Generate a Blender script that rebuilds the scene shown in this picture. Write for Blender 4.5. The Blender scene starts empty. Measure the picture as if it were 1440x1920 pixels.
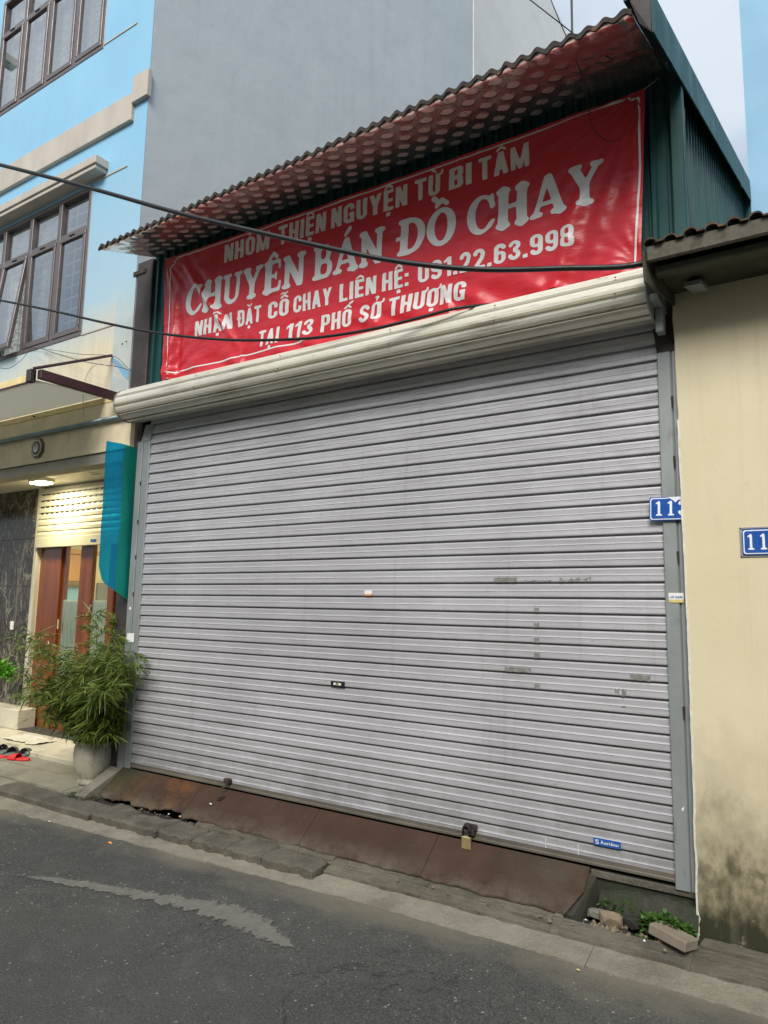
import bpy, bmesh, math, random, unicodedata
import numpy as np
from mathutils import Vector, Matrix, noise as mnoise

R = math.radians
SC = bpy.context.scene
COL = SC.collection

# ------------------------------------------------------------------ camera
CAMX, CAMY, CAMZ = 4.4642, -3.5196, 1.1805
YAW, PITCH, ROLL = -0.57918, 0.13353, 0.017695
cam = bpy.data.cameras.new('camera')
cam.sensor_fit = 'VERTICAL'
cam.sensor_height = 24.0
cam.lens = 24.0 * 1331.0 / 1920.0
cam.clip_start = 0.05
cam.clip_end = 500
camo = bpy.data.objects.new('camera', cam)
fw = Vector((math.sin(YAW) * math.cos(PITCH), math.cos(YAW) * math.cos(PITCH), math.sin(PITCH)))
r0 = Vector((math.cos(YAW), -math.sin(YAW), 0))
u0 = r0.cross(fw)
rt = r0 * math.cos(ROLL) + u0 * math.sin(ROLL)
up = -r0 * math.sin(ROLL) + u0 * math.cos(ROLL)
mw = Matrix((rt, up, -fw)).transposed().to_4x4()
mw.translation = Vector((CAMX, CAMY, CAMZ))
camo.matrix_world = mw
COL.objects.link(camo)
SC.camera = camo

# ------------------------------------------------------------------ sky, sun, exposure
SUN_EL, SUN_ROT = R(42), R(160)
w = bpy.data.worlds.new('World')
SC.world = w
w.use_nodes = True
nt = w.node_tree
for n in list(nt.nodes):
    nt.nodes.remove(n)
out = nt.nodes.new('ShaderNodeOutputWorld')
bg = nt.nodes.new('ShaderNodeBackground')
sky = nt.nodes.new('ShaderNodeTexSky')
sky.sky_type = 'NISHITA'
sky.sun_disc = False
sky.sun_elevation = SUN_EL
sky.sun_rotation = SUN_ROT
sky.dust_density = 2.0
tc = nt.nodes.new('ShaderNodeTexCoord')
nz = nt.nodes.new('ShaderNodeTexNoise')
nz.inputs['Scale'].default_value = 2.2
nz.inputs['Detail'].default_value = 5
nz.inputs['Roughness'].default_value = 0.5
mp = nt.nodes.new('ShaderNodeMapping')
mp.inputs['Scale'].default_value = (1, 1, 2.2)
cr = nt.nodes.new('ShaderNodeValToRGB')
cr.color_ramp.elements[0].position = 0.35
cr.color_ramp.elements[0].color = (1.85, 2.55, 3.5, 1)
cr.color_ramp.elements[1].position = 0.62
cr.color_ramp.elements[1].color = (4.5, 4.9, 5.3, 1)
mx = nt.nodes.new('ShaderNodeMix')
mx.data_type = 'RGBA'
mx.inputs[0].default_value = 0.85
nt.links.new(tc.outputs['Generated'], mp.inputs['Vector'])
nt.links.new(mp.outputs['Vector'], nz.inputs['Vector'])
nt.links.new(nz.outputs['Fac'], cr.inputs['Fac'])
nt.links.new(sky.outputs['Color'], mx.inputs[6])
nt.links.new(cr.outputs['Color'], mx.inputs[7])
sx_ = nt.nodes.new('ShaderNodeSeparateXYZ')
mr = nt.nodes.new('ShaderNodeMapRange')
mr.inputs['From Min'].default_value = 0.0; mr.inputs['From Max'].default_value = 1.0
mr.inputs['To Min'].default_value = 0.74; mr.inputs['To Max'].default_value = 1.35
vm = nt.nodes.new('ShaderNodeVectorMath'); vm.operation = 'SCALE'
nt.links.new(tc.outputs['Generated'], sx_.inputs[0])
nt.links.new(sx_.outputs['Z'], mr.inputs['Value'])
nt.links.new(mx.outputs[2], vm.inputs[0])
nt.links.new(mr.outputs['Result'], vm.inputs['Scale'])
nt.links.new(vm.outputs['Vector'], bg.inputs['Color'])
bg.inputs['Strength'].default_value = 0.10
nt.links.new(bg.outputs['Background'], out.inputs['Surface'])

sl = bpy.data.lights.new('sun', 'SUN')
sl.energy = 2.2
sl.angle = R(30)
sl.color = (1.0, 0.96, 0.9)
so = bpy.data.objects.new('sun', sl)
sd = Vector((math.sin(SUN_ROT) * math.cos(SUN_EL), math.cos(SUN_ROT) * math.cos(SUN_EL), math.sin(SUN_EL)))
so.rotation_euler = (-sd).to_track_quat('-Z', 'Y').to_euler()
so.location = (3, -8, 14)
COL.objects.link(so)

SC.view_settings.view_transform = 'Standard'
SC.view_settings.look = 'None'
SC.view_settings.gamma = 1
SC.view_settings.use_curve_mapping = False
SC.view_settings.exposure = 0.76
SC.render.film_transparent = False
SC.cycles.max_bounces = 8
SC.cycles.transparent_max_bounces = 12
SC.cycles.use_denoising = True

rnd = random.Random(7)

# ------------------------------------------------------------------ materials
class NT:
    def __init__(s, name):
        s.m = bpy.data.materials.new(name)
        s.m.use_nodes = True
        s.t = s.m.node_tree
        s.b = s.t.nodes['Principled BSDF']
        s.out = s.t.nodes['Material Output']
        s.pos = s.n('ShaderNodeNewGeometry').outputs['Position']
    def n(s, k):
        return s.t.nodes.new(k)
    def set(s, sock, v):
        if isinstance(v, bpy.types.NodeSocket):
            s.t.links.new(v, sock)
        elif isinstance(v, (tuple, list)) and len(v) == 3 and sock.type == 'RGBA':
            sock.default_value = (*v, 1)
        else:
            sock.default_value = v
    def map(s, scale=(1, 1, 1), loc=(0, 0, 0), rot=(0, 0, 0)):
        m = s.n('ShaderNodeMapping')
        s.set(m.inputs['Vector'], s.pos)
        m.inputs['Scale'].default_value = scale
        m.inputs['Location'].default_value = loc
        m.inputs['Rotation'].default_value = rot
        return m.outputs['Vector']
    def noise(s, scale=3, detail=5, rough=0.55, stretch=(1, 1, 1), loc=(0, 0, 0), dist=0, rot=(0, 0, 0)):
        n = s.n('ShaderNodeTexNoise')
        s.set(n.inputs['Vector'], s.map(stretch, loc, rot))
        n.inputs['Scale'].default_value = scale
        n.inputs['Detail'].default_value = detail
        n.inputs['Roughness'].default_value = rough
        n.inputs['Distortion'].default_value = dist
        return n.outputs['Fac']
    def voro(s, scale=10, feature='F1', stretch=(1, 1, 1), rnd_=1.0):
        n = s.n('ShaderNodeTexVoronoi')
        n.feature = feature
        s.set(n.inputs['Vector'], s.map(stretch))
        n.inputs['Scale'].default_value = scale
        n.inputs['Randomness'].default_value = rnd_
        return n.outputs['Distance']
    def ramp(s, fac, a, b, lo=0.0, hi=1.0):
        n = s.n('ShaderNodeMapRange')
        s.set(n.inputs['Value'], fac)
        n.inputs['From Min'].default_value = a
        n.inputs['From Max'].default_value = b
        n.inputs['To Min'].default_value = lo
        n.inputs['To Max'].default_value = hi
        n.clamp = True
        return n.outputs['Result']
    def math(s, op, a, b=0.0, c=0.0):
        n = s.n('ShaderNodeMath')
        n.operation = op
        s.set(n.inputs[0], a)
        s.set(n.inputs[1], b)
        s.set(n.inputs[2], c)
        return n.outputs[0]
    def mix(s, f, a, b, mode='MIX'):
        n = s.n('ShaderNodeMix')
        n.data_type = 'RGBA'
        n.blend_type = mode
        s.set(n.inputs[0], f)
        s.set(n.inputs[6], a)
        s.set(n.inputs[7], b)
        return n.outputs[2]
    def sep(s):
        n = s.n('ShaderNodeSeparateXYZ')
        s.set(n.inputs[0], s.pos)
        return n.outputs
    def bump(s, h, strength=0.2, dist=0.01, prev=None):
        n = s.n('ShaderNodeBump')
        s.set(n.inputs['Height'], h)
        n.inputs['Strength'].default_value = strength
        n.inputs['Distance'].default_value = dist
        if prev is not None:
            s.set(n.inputs['Normal'], prev)
        s.set(s.b.inputs['Normal'], n.outputs['Normal'])
        return n.outputs['Normal']
    def done(s, col=None, rough=None, metal=None, spec=None, coat=None):
        if col is not None: s.set(s.b.inputs['Base Color'], col)
        if rough is not None: s.set(s.b.inputs['Roughness'], rough)
        if metal is not None: s.set(s.b.inputs['Metallic'], metal)
        if spec is not None: s.set(s.b.inputs['Specular IOR Level'], spec)
        if coat is not None: s.set(s.b.inputs['Coat Weight'], coat)
        return s.m

def basic(name, col, rough=0.6, metal=0.0, var=0.25, vs=4, stretch=(1, 1, 1), bs=80, bst=0.15, dirt=None, spec=0.5):
    s = NT(name)
    f = s.noise(vs, 6, 0.6, stretch)
    dark = tuple(c * (1 - var) for c in col)
    lite = tuple(min(1, c * (1 + var)) for c in col)
    c = s.mix(s.ramp(f, 0.3, 0.7), dark, lite)
    if dirt:
        dc, dsc, a, b, dst = dirt
        c = s.mix(s.ramp(s.noise(dsc, 7, 0.65, dst, (3, 7, 1)), a, b), c, dc)
    r = s.ramp(s.noise(vs * 3, 4, 0.6, stretch, (5, 5, 5)), 0.3, 0.7, max(0.02, rough - 0.1), min(1, rough + 0.1))
    if bst: s.bump(s.noise(bs, 4, 0.6, stretch), bst, 0.004)
    return s.done(c, r, metal, spec)

def sstep(s, axis, a, b, lo=0.0, hi=1.0):
    return s.ramp(s.sep()['XYZ'.index(axis)], a, b, lo, hi)

# shutter: pale lilac grey enamel with long streaks of dirt
def mk_shutter(sheen=False):
    s = NT('ridge_sheen' if sheen else 'shutter_enamel')
    base = s.mix(s.ramp(s.noise(1.3, 4, 0.5), 0.35, 0.65), (0.48, 0.468, 0.485), (0.57, 0.558, 0.575))
    st = s.noise(7, 8, 0.7, (0.22, 1, 5.0), (1, 2, 3))
    c = s.mix(s.ramp(st, 0.52, 0.74, 0, 0.6), base, (0.20, 0.185, 0.175))
    st2 = s.noise(16, 6, 0.7, (0.12, 1, 6.0), (9, 2, 3))
    z = s.sep()['Z']
    up_ = s.ramp(z, 1.5, 2.5, 0.1, 0.65)
    c = s.mix(s.math('MULTIPLY', s.ramp(st2, 0.5, 0.68), up_), c, (0.15, 0.135, 0.12))
    c = s.mix(s.ramp(s.noise(60, 3, 0.6, (0.5, 1, 1)), 0.66, 0.75, 0, 0.35), c, (0.5, 0.5, 0.5))
    low = s.math('MULTIPLY', s.ramp(z, 0.0, 0.35, 0.55, 0), s.ramp(s.noise(5, 6, 0.7), 0.35, 0.6))
    c = s.mix(low, c, (0.20, 0.19, 0.17))
    c = s.mix(s.ramp(s.noise(7, 6, 0.7, (2.2, 1, 0.10), (3, 3, 8)), 0.56, 0.78, 0, 0.30), c, (0.20, 0.185, 0.17))
    c = s.mix(s.ramp(s.noise(38, 5, 0.75, (0.35, 1, 1.4), (5, 5, 1)), 0.64, 0.72, 0, 0.5), c, (0.17, 0.155, 0.14))
    oi = s.n('ShaderNodeObjectInfo')
    c = s.mix(s.ramp(oi.outputs['Random'], 0, 1, 0, 0.13), c, (0.22, 0.20, 0.21))
    if sheen:
        c = s.mix(s.ramp(s.noise(25, 6, 0.7, (0.3, 1, 1)), 0.35, 0.6, 0.1, 0.6), c, (0.72, 0.71, 0.73))  # pale ridge: sheen along the slat painted into the colour
    nb = s.bump(s.noise(2.6, 3, 0.5), 0.35, 0.03)
    s.bump(s.noise(9, 4, 0.5, (1, 1, 2)), 0.22, 0.008, nb)
    return s.done(c, s.ramp(st, 0.4, 0.7, 0.30, 0.55), 0.3, 0.5)
M_SHUT = mk_shutter()
M_SHUTSHEEN = mk_shutter(True)
M_GALV = basic('galvanised_rail', (0.29, 0.31, 0.305), 0.5, 0.3, 0.18, 3, (1, 1, 0.5), 60, 0.1, ((0.17, 0.15, 0.12), 8, 0.62, 0.75, (1, 1, 0.4)))
M_BARDIRT = basic('dirty_bottom_bar', (0.17, 0.15, 0.12), 0.6, 0.4, 0.35, 8, (0.3, 1, 1), 60, 0.2)
M_BOX = None
def mk_box():
    s = NT('box_cover_cream_metal')
    c = s.mix(s.ramp(s.noise(2.0, 6, 0.6, (0.6, 1, 2)), 0.35, 0.7), (0.62, 0.59, 0.49), (0.76, 0.73, 0.62))
    c = s.mix(s.ramp(s.noise(4, 8, 0.75, (0.4, 1.5, 3), (3, 3, 3)), 0.52, 0.7, 0, 0.75), c, (0.24, 0.20, 0.14))
    c = s.mix(s.ramp(s.noise(22, 6, 0.75, (0.25, 1, 1), (8, 3, 3)), 0.62, 0.72, 0, 0.8), c, (0.16, 0.11, 0.06))
    s.bump(s.noise(14, 5, 0.5), 0.12, 0.006)
    return s.done(c, 0.42, 0.15, 0.5)
M_BOX = mk_box()
M_RUSTDARK = basic('rusty_black_iron', (0.05, 0.035, 0.028), 0.8, 0.2, 0.5, 20)
M_GREEN = basic('green_roof_sheet', (0.012, 0.062, 0.060), 0.5, 0.0, 0.3, 2.5, (1, 1, 0.4), 40, 0.06, ((0.05, 0.10, 0.10), 6, 0.6, 0.8, (2, 2, 0.3)), 0.3)
M_POST = basic('brown_painted_steel', (0.055, 0.045, 0.042), 0.6, 0.1, 0.3, 5)
M_BEAM = basic('maroon_painted_steel', (0.075, 0.035, 0.04), 0.5, 0.1, 0.2, 5)

def mk_roofunder():
    s = NT('printed_roof_sheet')
    x, y, z = s.sep()
    v_ = s.math('DIVIDE', s.math('ADD', y, 2.0), 0.106)
    row = s.math('FLOOR', v_)
    u = s.math('ADD', s.math('DIVIDE', x, 0.126), s.math('MULTIPLY', row, 0.58))
    du = s.math('DIVIDE', s.math('MULTIPLY', s.math('ABSOLUTE', s.math('SUBTRACT', s.math('FRACT', s.math('ADD', u, 40.0)), 0.5)), 0.126), 0.036)
    dv = s.math('DIVIDE', s.math('MULTIPLY', s.math('ABSOLUTE', s.math('SUBTRACT', s.math('FRACT', v_), 0.5)), 0.106), 0.036)
    rr = s.math('SQRT', s.math('ADD', s.math('MULTIPLY', du, du), s.math('MULTIPLY', dv, dv)))
    hx = s.math('MULTIPLY', s.math('ADD', du, dv), 0.78)
    d = s.math('MAXIMUM', rr, hx)
    dot = s.ramp(s.math('ADD', d, s.ramp(s.noise(30, 3, 0.6), 0, 1, -0.1, 0.1)), 0.86, 1.04, 1, 0)
    fade = s.ramp(x, 3.15, 3.5, 1, 0.12)
    dot = s.math('MULTIPLY', dot, fade)
    dot = s.math('MULTIPLY', dot, s.ramp(s.noise(9, 4, 0.6), 0.25, 0.6, 0.6, 1))
    base = s.mix(s.ramp(s.noise(5, 5, 0.6), 0.3, 0.7), (0.80, 0.72, 0.70), (0.92, 0.86, 0.84))
    c = s.mix(dot, base, (0.84, 0.70, 0.66))
    edge = s.ramp(s.math('ADD', s.math('ADD', y, s.math('MULTIPLY', x, 0.0456)), s.ramp(s.noise(20), 0, 1, -0.02, 0.02)), -0.495, -0.475, 1, 0)
    c = s.mix(edge, c, (0.03, 0.022, 0.018))
    c = s.mix(s.math('MULTIPLY', s.ramp(s.noise(3, 6, 0.7), 0.52, 0.75, 0, 0.5), s.ramp(x, 0.1, 0.5)), c, (0.16, 0.11, 0.09))
    met = s.math('MULTIPLY', s.ramp(dot, 0, 1, 0.92, 0.35), s.ramp(edge, 0, 1, 1, 0))
    # embossed scales
    s.bump(s.ramp(d, 0.9, 1.5, 1, 0), 0.5, 0.004)
    return s.done(c, s.ramp(dot, 0, 1, 0.22, 0.42), met, 0.5)
M_ROOFU = mk_roofunder()
M_ROOFEDGE = basic('rotted_roof_edge', (0.035, 0.026, 0.02), 0.85, 0, 0.6, 25, dirt=((0.16, 0.09, 0.05), 12, 0.58, 0.7, (1, 1, 1)))

def mk_banner(name, col):
    s = NT(name)
    c = s.mix(s.ramp(s.noise(3, 4, 0.6), 0.3, 0.7), tuple(k * 0.9 for k in col), col)
    s.bump(s.noise(14, 4, 0.55, (0.5, 1, 1.6), rot=(0, R(35), 0)), 0.35, 0.012)
    m = s.done(c, 0.33, 0, 0.42)
    return m
M_RED = mk_banner('glossy_red_vinyl', (0.57, 0.022, 0.034))
M_WHITEPRINT = mk_banner('white_print_on_vinyl', (0.72, 0.72, 0.70))

def mk_blue():
    s = NT('blue_facade_warm_glow')
    x, y, z = s.sep()
    blue = s.mix(s.ramp(s.noise(1.2, 5, 0.6, (1, 1, 0.5)), 0.3, 0.7), (0.235, 0.49, 0.69), (0.29, 0.56, 0.75))
    blue = s.mix(s.ramp(s.noise(9, 6, 0.7, (1.1, 1, 0.14), (2, 0, 0)), 0.48, 0.8, 0, 0.35), blue, (0.33, 0.42, 0.47))
    cream = s.mix(s.ramp(s.noise(6, 6, 0.7, (1.5, 1, 0.15)), 0.35, 0.7), (0.60, 0.52, 0.36), (0.74, 0.66, 0.49))  # warm lamp light on the lower wall, put into the colour
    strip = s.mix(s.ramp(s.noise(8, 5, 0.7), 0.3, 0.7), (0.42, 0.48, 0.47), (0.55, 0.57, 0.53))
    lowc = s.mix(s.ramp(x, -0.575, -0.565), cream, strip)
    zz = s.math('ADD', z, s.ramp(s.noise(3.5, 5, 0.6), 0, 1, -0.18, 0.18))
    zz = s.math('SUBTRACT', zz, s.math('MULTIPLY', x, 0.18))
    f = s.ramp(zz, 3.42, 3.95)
    pale = s.mix(0.62, blue, (0.47, 0.55, 0.56))  # paler blue lower down: reflected light mixed into the colour
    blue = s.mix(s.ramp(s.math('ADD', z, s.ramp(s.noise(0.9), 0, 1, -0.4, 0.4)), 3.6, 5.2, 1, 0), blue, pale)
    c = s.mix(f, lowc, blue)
    s.bump(s.noise(45, 5, 0.6), 0.10, 0.004)
    return s.done(c, 0.62, 0, 0.4)
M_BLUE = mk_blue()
M_BLUE2 = basic('pale_blue_paint', (0.22, 0.43, 0.60), 0.6, 0, 0.07, 0.8, dirt=((0.20, 0.30, 0.36), 1.2, 0.6, 0.85, (1, 1, 0.4)))
def mk_grey(name, a, b):
    s = NT(name)
    c = s.mix(s.ramp(s.noise(0.35, 5, 0.55), 0.3, 0.7), a, b)
    c = s.mix(s.ramp(s.noise(1.4, 7, 0.7, (1, 0.4, 1), (4, 4, 4)), 0.52, 0.75, 0, 0.5), c, tuple(k * 0.86 for k in a))
    sc = s.math('ABSOLUTE', s.math('SUBTRACT', s.noise(0.8, 6, 0.5, dist=0.8), 0.5))
    c = s.mix(s.ramp(sc, 0.0, 0.004, 0.18, 0), c, tuple(min(1, k * 1.25) for k in b))
    c = s.mix(s.ramp(s.noise(2.2, 7, 0.7, (1, 1.4, 0.14), (1, 8, 4)), 0.5, 0.8, 0, 0.4), c, tuple(k * 0.80 for k in a))
    s.bump(s.noise(1.6, 5, 0.55), 0.25, 0.05)
    return s.done(c, 0.75, 0, 0.3)
M_GREY = mk_grey('grey_cement_render', (0.54, 0.57, 0.575), (0.61, 0.635, 0.635))
M_GREY2 = mk_grey('paler_cement_render', (0.70, 0.68, 0.63), (0.78, 0.76, 0.71))
M_TRIM = basic('beige_moulding', (0.50, 0.45, 0.38), 0.7, 0, 0.12, 4, (1, 1, 0.4), 60, 0.1)
M_FASCIA = basic('beige_fascia_panel', (0.74, 0.64, 0.44), 0.55, 0, 0.14, 5, (1, 1, 1), 60, 0.05)
M_SOFFITBEAM = basic('grey_brown_plaster', (0.30, 0.28, 0.22), 0.7, 0, 0.12, 4)
M_CEIL = basic('cream_porch_ceiling', (0.66, 0.62, 0.48), 0.6, 0, 0.06, 3)
M_WARMLITTRIM = basic('yellow_lit_trim', (0.78, 0.62, 0.30), 0.6, 0, 0.15, 8)  # yellow light on ledge and canopy front, put into the trim colour
M_PIPE = basic('teal_grey_gutter_metal', (0.22, 0.30, 0.30), 0.4, 0.2, 0.2, 6)
M_FRAME = basic('bronze_aluminium', (0.16, 0.135, 0.13), 0.35, 0.4, 0.12, 3, bst=0)
M_CURTAIN = basic('pale_curtain', (0.86, 0.89, 0.88), 0.9, 0, 0.12, 9, (2, 1, 0.2), 30, 0.3)
M_GRILLE = basic('white_grille_bars', (0.75, 0.76, 0.74), 0.5, 0, 0.08, 5, bst=0)
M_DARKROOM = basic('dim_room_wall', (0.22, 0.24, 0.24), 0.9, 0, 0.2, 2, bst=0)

def mk_glass(name, tint, gloss, rough=0.02):
    m = bpy.data.materials.new(name)
    m.use_nodes = True
    t = m.node_tree
    for n in list(t.nodes): t.nodes.remove(n)
    o = t.nodes.new('ShaderNodeOutputMaterial')
    a = t.nodes.new('ShaderNodeBsdfTransparent'); a.inputs[0].default_value = (*tint, 1)
    g = t.nodes.new('ShaderNodeBsdfGlossy'); g.inputs['Roughness'].default_value = rough
    f = t.nodes.new('ShaderNodeFresnel'); f.inputs[0].default_value = 1.5
    ad = t.nodes.new('ShaderNodeMath'); ad.operation = 'ADD'; ad.use_clamp = True
    ad.inputs[1].default_value = gloss
    geo = t.nodes.new('ShaderNodeNewGeometry')
    nz_ = t.nodes.new('ShaderNodeTexNoise'); nz_.inputs['Scale'].default_value = 1.6
    bm_ = t.nodes.new('ShaderNodeBump'); bm_.inputs['Strength'].default_value = 0.03; bm_.inputs['Distance'].default_value = 0.02
    t.links.new(geo.outputs['Position'], nz_.inputs['Vector'])
    t.links.new(nz_.outputs['Fac'], bm_.inputs['Height'])
    t.links.new(bm_.outputs['Normal'], g.inputs['Normal'])
    mxs = t.nodes.new('ShaderNodeMixShader')
    t.links.new(f.outputs[0], ad.inputs[0])
    t.links.new(ad.outputs[0], mxs.inputs[0])
    t.links.new(a.outputs[0], mxs.inputs[1])
    t.links.new(g.outputs[0], mxs.inputs[2])
    t.links.new(mxs.outputs[0], o.inputs['Surface'])
    return m
M_GLASS = mk_glass('window_glass', (0.95, 0.98, 0.98), 0.42)
M_DOORGLASS = mk_glass('door_glass', (0.92, 0.95, 0.9), 0.03)

def mk_wood():
    s = NT('varnished_red_wood')
    g = s.noise(14, 7, 0.65, (1.0, 1, 0.06), dist=0.4)
    c = s.mix(s.ramp(g, 0.3, 0.7), (0.11, 0.026, 0.008), (0.25, 0.072, 0.020))
    s.bump(s.noise(60, 3, 0.5, (1, 1, 0.05)), 0.1, 0.002)
    return s.done(c, 0.22, 0, 0.6, 0.3)
M_WOOD = mk_wood()
def mk_marble():
    s = NT('dark_veined_marble')
    n1 = s.math('ABSOLUTE', s.math('SUBTRACT', s.noise(1.7, 8, 0.62, (2.2, 1, 0.9), dist=1.6, rot=(0, R(-28), 0)), 0.5))
    n2 = s.math('ABSOLUTE', s.math('SUBTRACT', s.noise(4.2, 8, 0.65, (2.0, 1, 0.7), (4, 4, 4), dist=2.0, rot=(0, R(-20), 0)), 0.5))
    base = s.mix(s.ramp(s.noise(5, 6, 0.6), 0.3, 0.7), (0.022, 0.020, 0.016), (0.06, 0.052, 0.042))
    c = s.mix(s.ramp(n1, 0.0, 0.022, 0.7, 0), base, (0.42, 0.38, 0.30))
    c = s.mix(s.ramp(n2, 0.0, 0.02, 0.5, 0), c, (0.33, 0.29, 0.23))
    return s.done(c, 0.16, 0, 0.5)
M_MARBLE = mk_marble()
M_INSHUT = basic('cream_inner_shutter', (0.55, 0.52, 0.40), 0.5, 0, 0.05, 3, bst=0)
M_STEEL = basic('pale_steel_jamb', (0.62, 0.58, 0.46), 0.4, 0.2, 0.1, 3)
def mk_plastic(name, col, fac, tcol=None):
    m = bpy.data.materials.new(name)
    m.use_nodes = True
    t = m.node_tree
    b = t.nodes['Principled BSDF']
    o = t.nodes['Material Output']
    b.inputs['Base Color'].default_value = (*col, 1)
    b.inputs['Roughness'].default_value = 0.3
    tr = t.nodes.new('ShaderNodeBsdfTransparent'); tr.inputs[0].default_value = (*(tcol or (col[0] * 1.2, min(1, col[1] * 1.8), min(1, col[2] * 1.6))), 1)
    tl = t.nodes.new('ShaderNodeBsdfTranslucent'); tl.inputs[0].default_value = (*col, 1)
    m1 = t.nodes.new('ShaderNodeMixShader'); m1.inputs[0].default_value = 0.5
    m2 = t.nodes.new('ShaderNodeMixShader'); m2.inputs[0].default_value = fac
    t.links.new(b.outputs[0], m1.inputs[1]); t.links.new(tl.outputs[0], m1.inputs[2])
    t.links.new(m1.outputs[0], m2.inputs[1]); t.links.new(tr.outputs[0], m2.inputs[2])
    t.links.new(m2.outputs[0], o.inputs['Surface'])
    return m
M_CYAN = mk_plastic('cyan_plastic_film', (0.01, 0.33, 0.62), 0.35, (0.02, 0.55, 0.95))
M_TEAL = mk_plastic('teal_plastic_film', (0.01, 0.32, 0.27), 0.12)
M_CANOPY = mk_plastic('grey_green_polycarbonate', (0.62, 0.61, 0.55), 0.2, (0.8, 0.82, 0.78))

def mk_creamwall():
    s = NT('cream_painted_wall')
    x, y, z = s.sep()
    c = s.mix(s.ramp(s.noise(1.6, 6, 0.6), 0.3, 0.7), (0.62, 0.54, 0.355), (0.70, 0.615, 0.425))
    c = s.mix(s.ramp(s.noise(7, 7, 0.7, (1, 1, 0.35), (1, 1, 1)), 0.58, 0.75, 0, 0.3), c, (0.42, 0.37, 0.24))
    zz = s.math('ADD', z, s.ramp(s.noise(4.5, 7, 0.65, (1.2, 1, 0.7)), 0.2, 0.8, -0.38, 0.38))
    c = s.mix(s.ramp(zz, 0.75, 0.05, 0, 0.55), c, (0.30, 0.25, 0.15))
    c = s.mix(s.ramp(zz, 0.40, 0.0, 0, 0.6), c, (0.10, 0.092, 0.045))
    c = s.mix(s.ramp(zz, 0.16, -0.10, 0, 0.95), c, (0.028, 0.030, 0.015))
    c = s.mix(s.ramp(s.noise(26, 5, 0.7), 0.68, 0.73, 0, 0.35), c, (0.3, 0.27, 0.18))
    c = s.mix(s.ramp(s.noise(10, 5, 0.65, (2.2, 1, 0.10), (6, 0, 2)), 0.55, 0.8, 0, 0.22), c, (0.36, 0.31, 0.20))
    patch = s.math('MULTIPLY', s.ramp(s.noise(6.5, 4, 0.55, loc=(3.3, 0, 0.4)), 0.56, 0.62), s.ramp(z, 0.25, 0.0))
    c = s.mix(s.math('MULTIPLY', patch, 0.8), c, (0.50, 0.44, 0.31))
    s.bump(s.noise(35, 6, 0.65), 0.16, 0.006)
    return s.done(c, 0.72, 0, 0.3)
M_CREAM = mk_creamwall()
M_RAWPLASTER = basic('raw_white_plaster', (0.70, 0.67, 0.58), 0.85, 0, 0.2, 20)
M_CONCRETE = basic('old_concrete', (0.23, 0.21, 0.165), 0.85, 0, 0.3, 5, (1, 1, 1), 60, 0.4, ((0.10, 0.09, 0.065), 6, 0.5, 0.7, (1, 1, 1)))
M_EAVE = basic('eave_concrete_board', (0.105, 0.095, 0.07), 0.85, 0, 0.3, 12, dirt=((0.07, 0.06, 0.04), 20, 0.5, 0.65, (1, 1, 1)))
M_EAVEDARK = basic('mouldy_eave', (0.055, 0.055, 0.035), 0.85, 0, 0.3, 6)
M_TILE = basic('old_roof_tile', (0.11, 0.055, 0.03), 0.85, 0, 0.5, 18, dirt=((0.02, 0.018, 0.015), 10, 0.45, 0.6, (1, 1, 1)))

def mk_road():
    s = NT('wet_worn_asphalt')
    x, y, z = s.sep()
    c = s.mix(s.ramp(s.noise(1.1, 6, 0.6), 0.3, 0.7), (0.040, 0.040, 0.036), (0.082, 0.080, 0.070))
    c = s.mix(s.ramp(s.noise(150, 3, 0.7), 0.42, 0.66, 0, 0.9), c, (0.135, 0.132, 0.118))
    c = s.mix(s.ramp(s.noise(95, 3, 0.7, loc=(1, 1, 1)), 0.5, 0.62, 0, 0.6), c, (0.028, 0.028, 0.026))
    ck = s.math('ABSOLUTE', s.math('SUBTRACT', s.noise(1.3, 7, 0.6, dist=0.9, loc=(4, 4, 0)), 0.5))
    c = s.mix(s.math('MULTIPLY', s.ramp(ck, 0.0, 0.005, 0.75, 0), s.ramp(s.noise(1.5, 2, 0.5, loc=(8, 1, 0)), 0.5, 0.6)), c, (0.012, 0.012, 0.011))
    c = s.mix(s.ramp(s.noise(7, 7, 0.75, loc=(3, 1, 8)), 0.52, 0.7, 0, 0.35), c, (0.15, 0.145, 0.125))
    sp = s.voro(26)
    keep = s.ramp(s.noise(11, 3, 0.6, loc=(7, 7, 7)), 0.5, 0.56)
    c = s.mix(s.math('MULTIPLY', s.ramp(sp, 0.10, 0.17, 0.9, 0), keep), c, (0.33, 0.32, 0.29))
    sp2 = s.voro(60)
    keep2 = s.ramp(s.noise(17, 3, 0.6, loc=(2, 9, 7)), 0.52, 0.58)
    c = s.mix(s.math('MULTIPLY', s.ramp(sp2, 0.12, 0.2, 0.8, 0), keep2), c, (0.30, 0.29, 0.26))
    # dust spread along the kerb and over the left pavement edge
    kn = s.ramp(s.noise(3.0, 7, 0.65, (0.6, 1, 1)), 0.2, 0.8, -0.26, 0.26)
    dd = s.math('ADD', s.math('ADD', y, kn), s.ramp(x, -0.8, 0.7, 0.16, 0))
    c = s.mix(s.ramp(dd, -0.72, -0.42, 0, 0.85), c, (0.19, 0.17, 0.125))
    wet = s.ramp(s.noise(0.9, 5, 0.6, loc=(2, 3, 0)), 0.4, 0.62)
    h = s.math('ADD', s.noise(150, 4, 0.7), s.math('MULTIPLY', s.ramp(sp2, 0.0, 0.3, 1, 0), 0.3))
    s.bump(h, 0.7, 0.006)
    return s.done(c, s.mix(wet, (0.55, 0.55, 0.55), (0.82, 0.82, 0.82)), 0, 0.4)
M_ROAD = mk_road()
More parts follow.
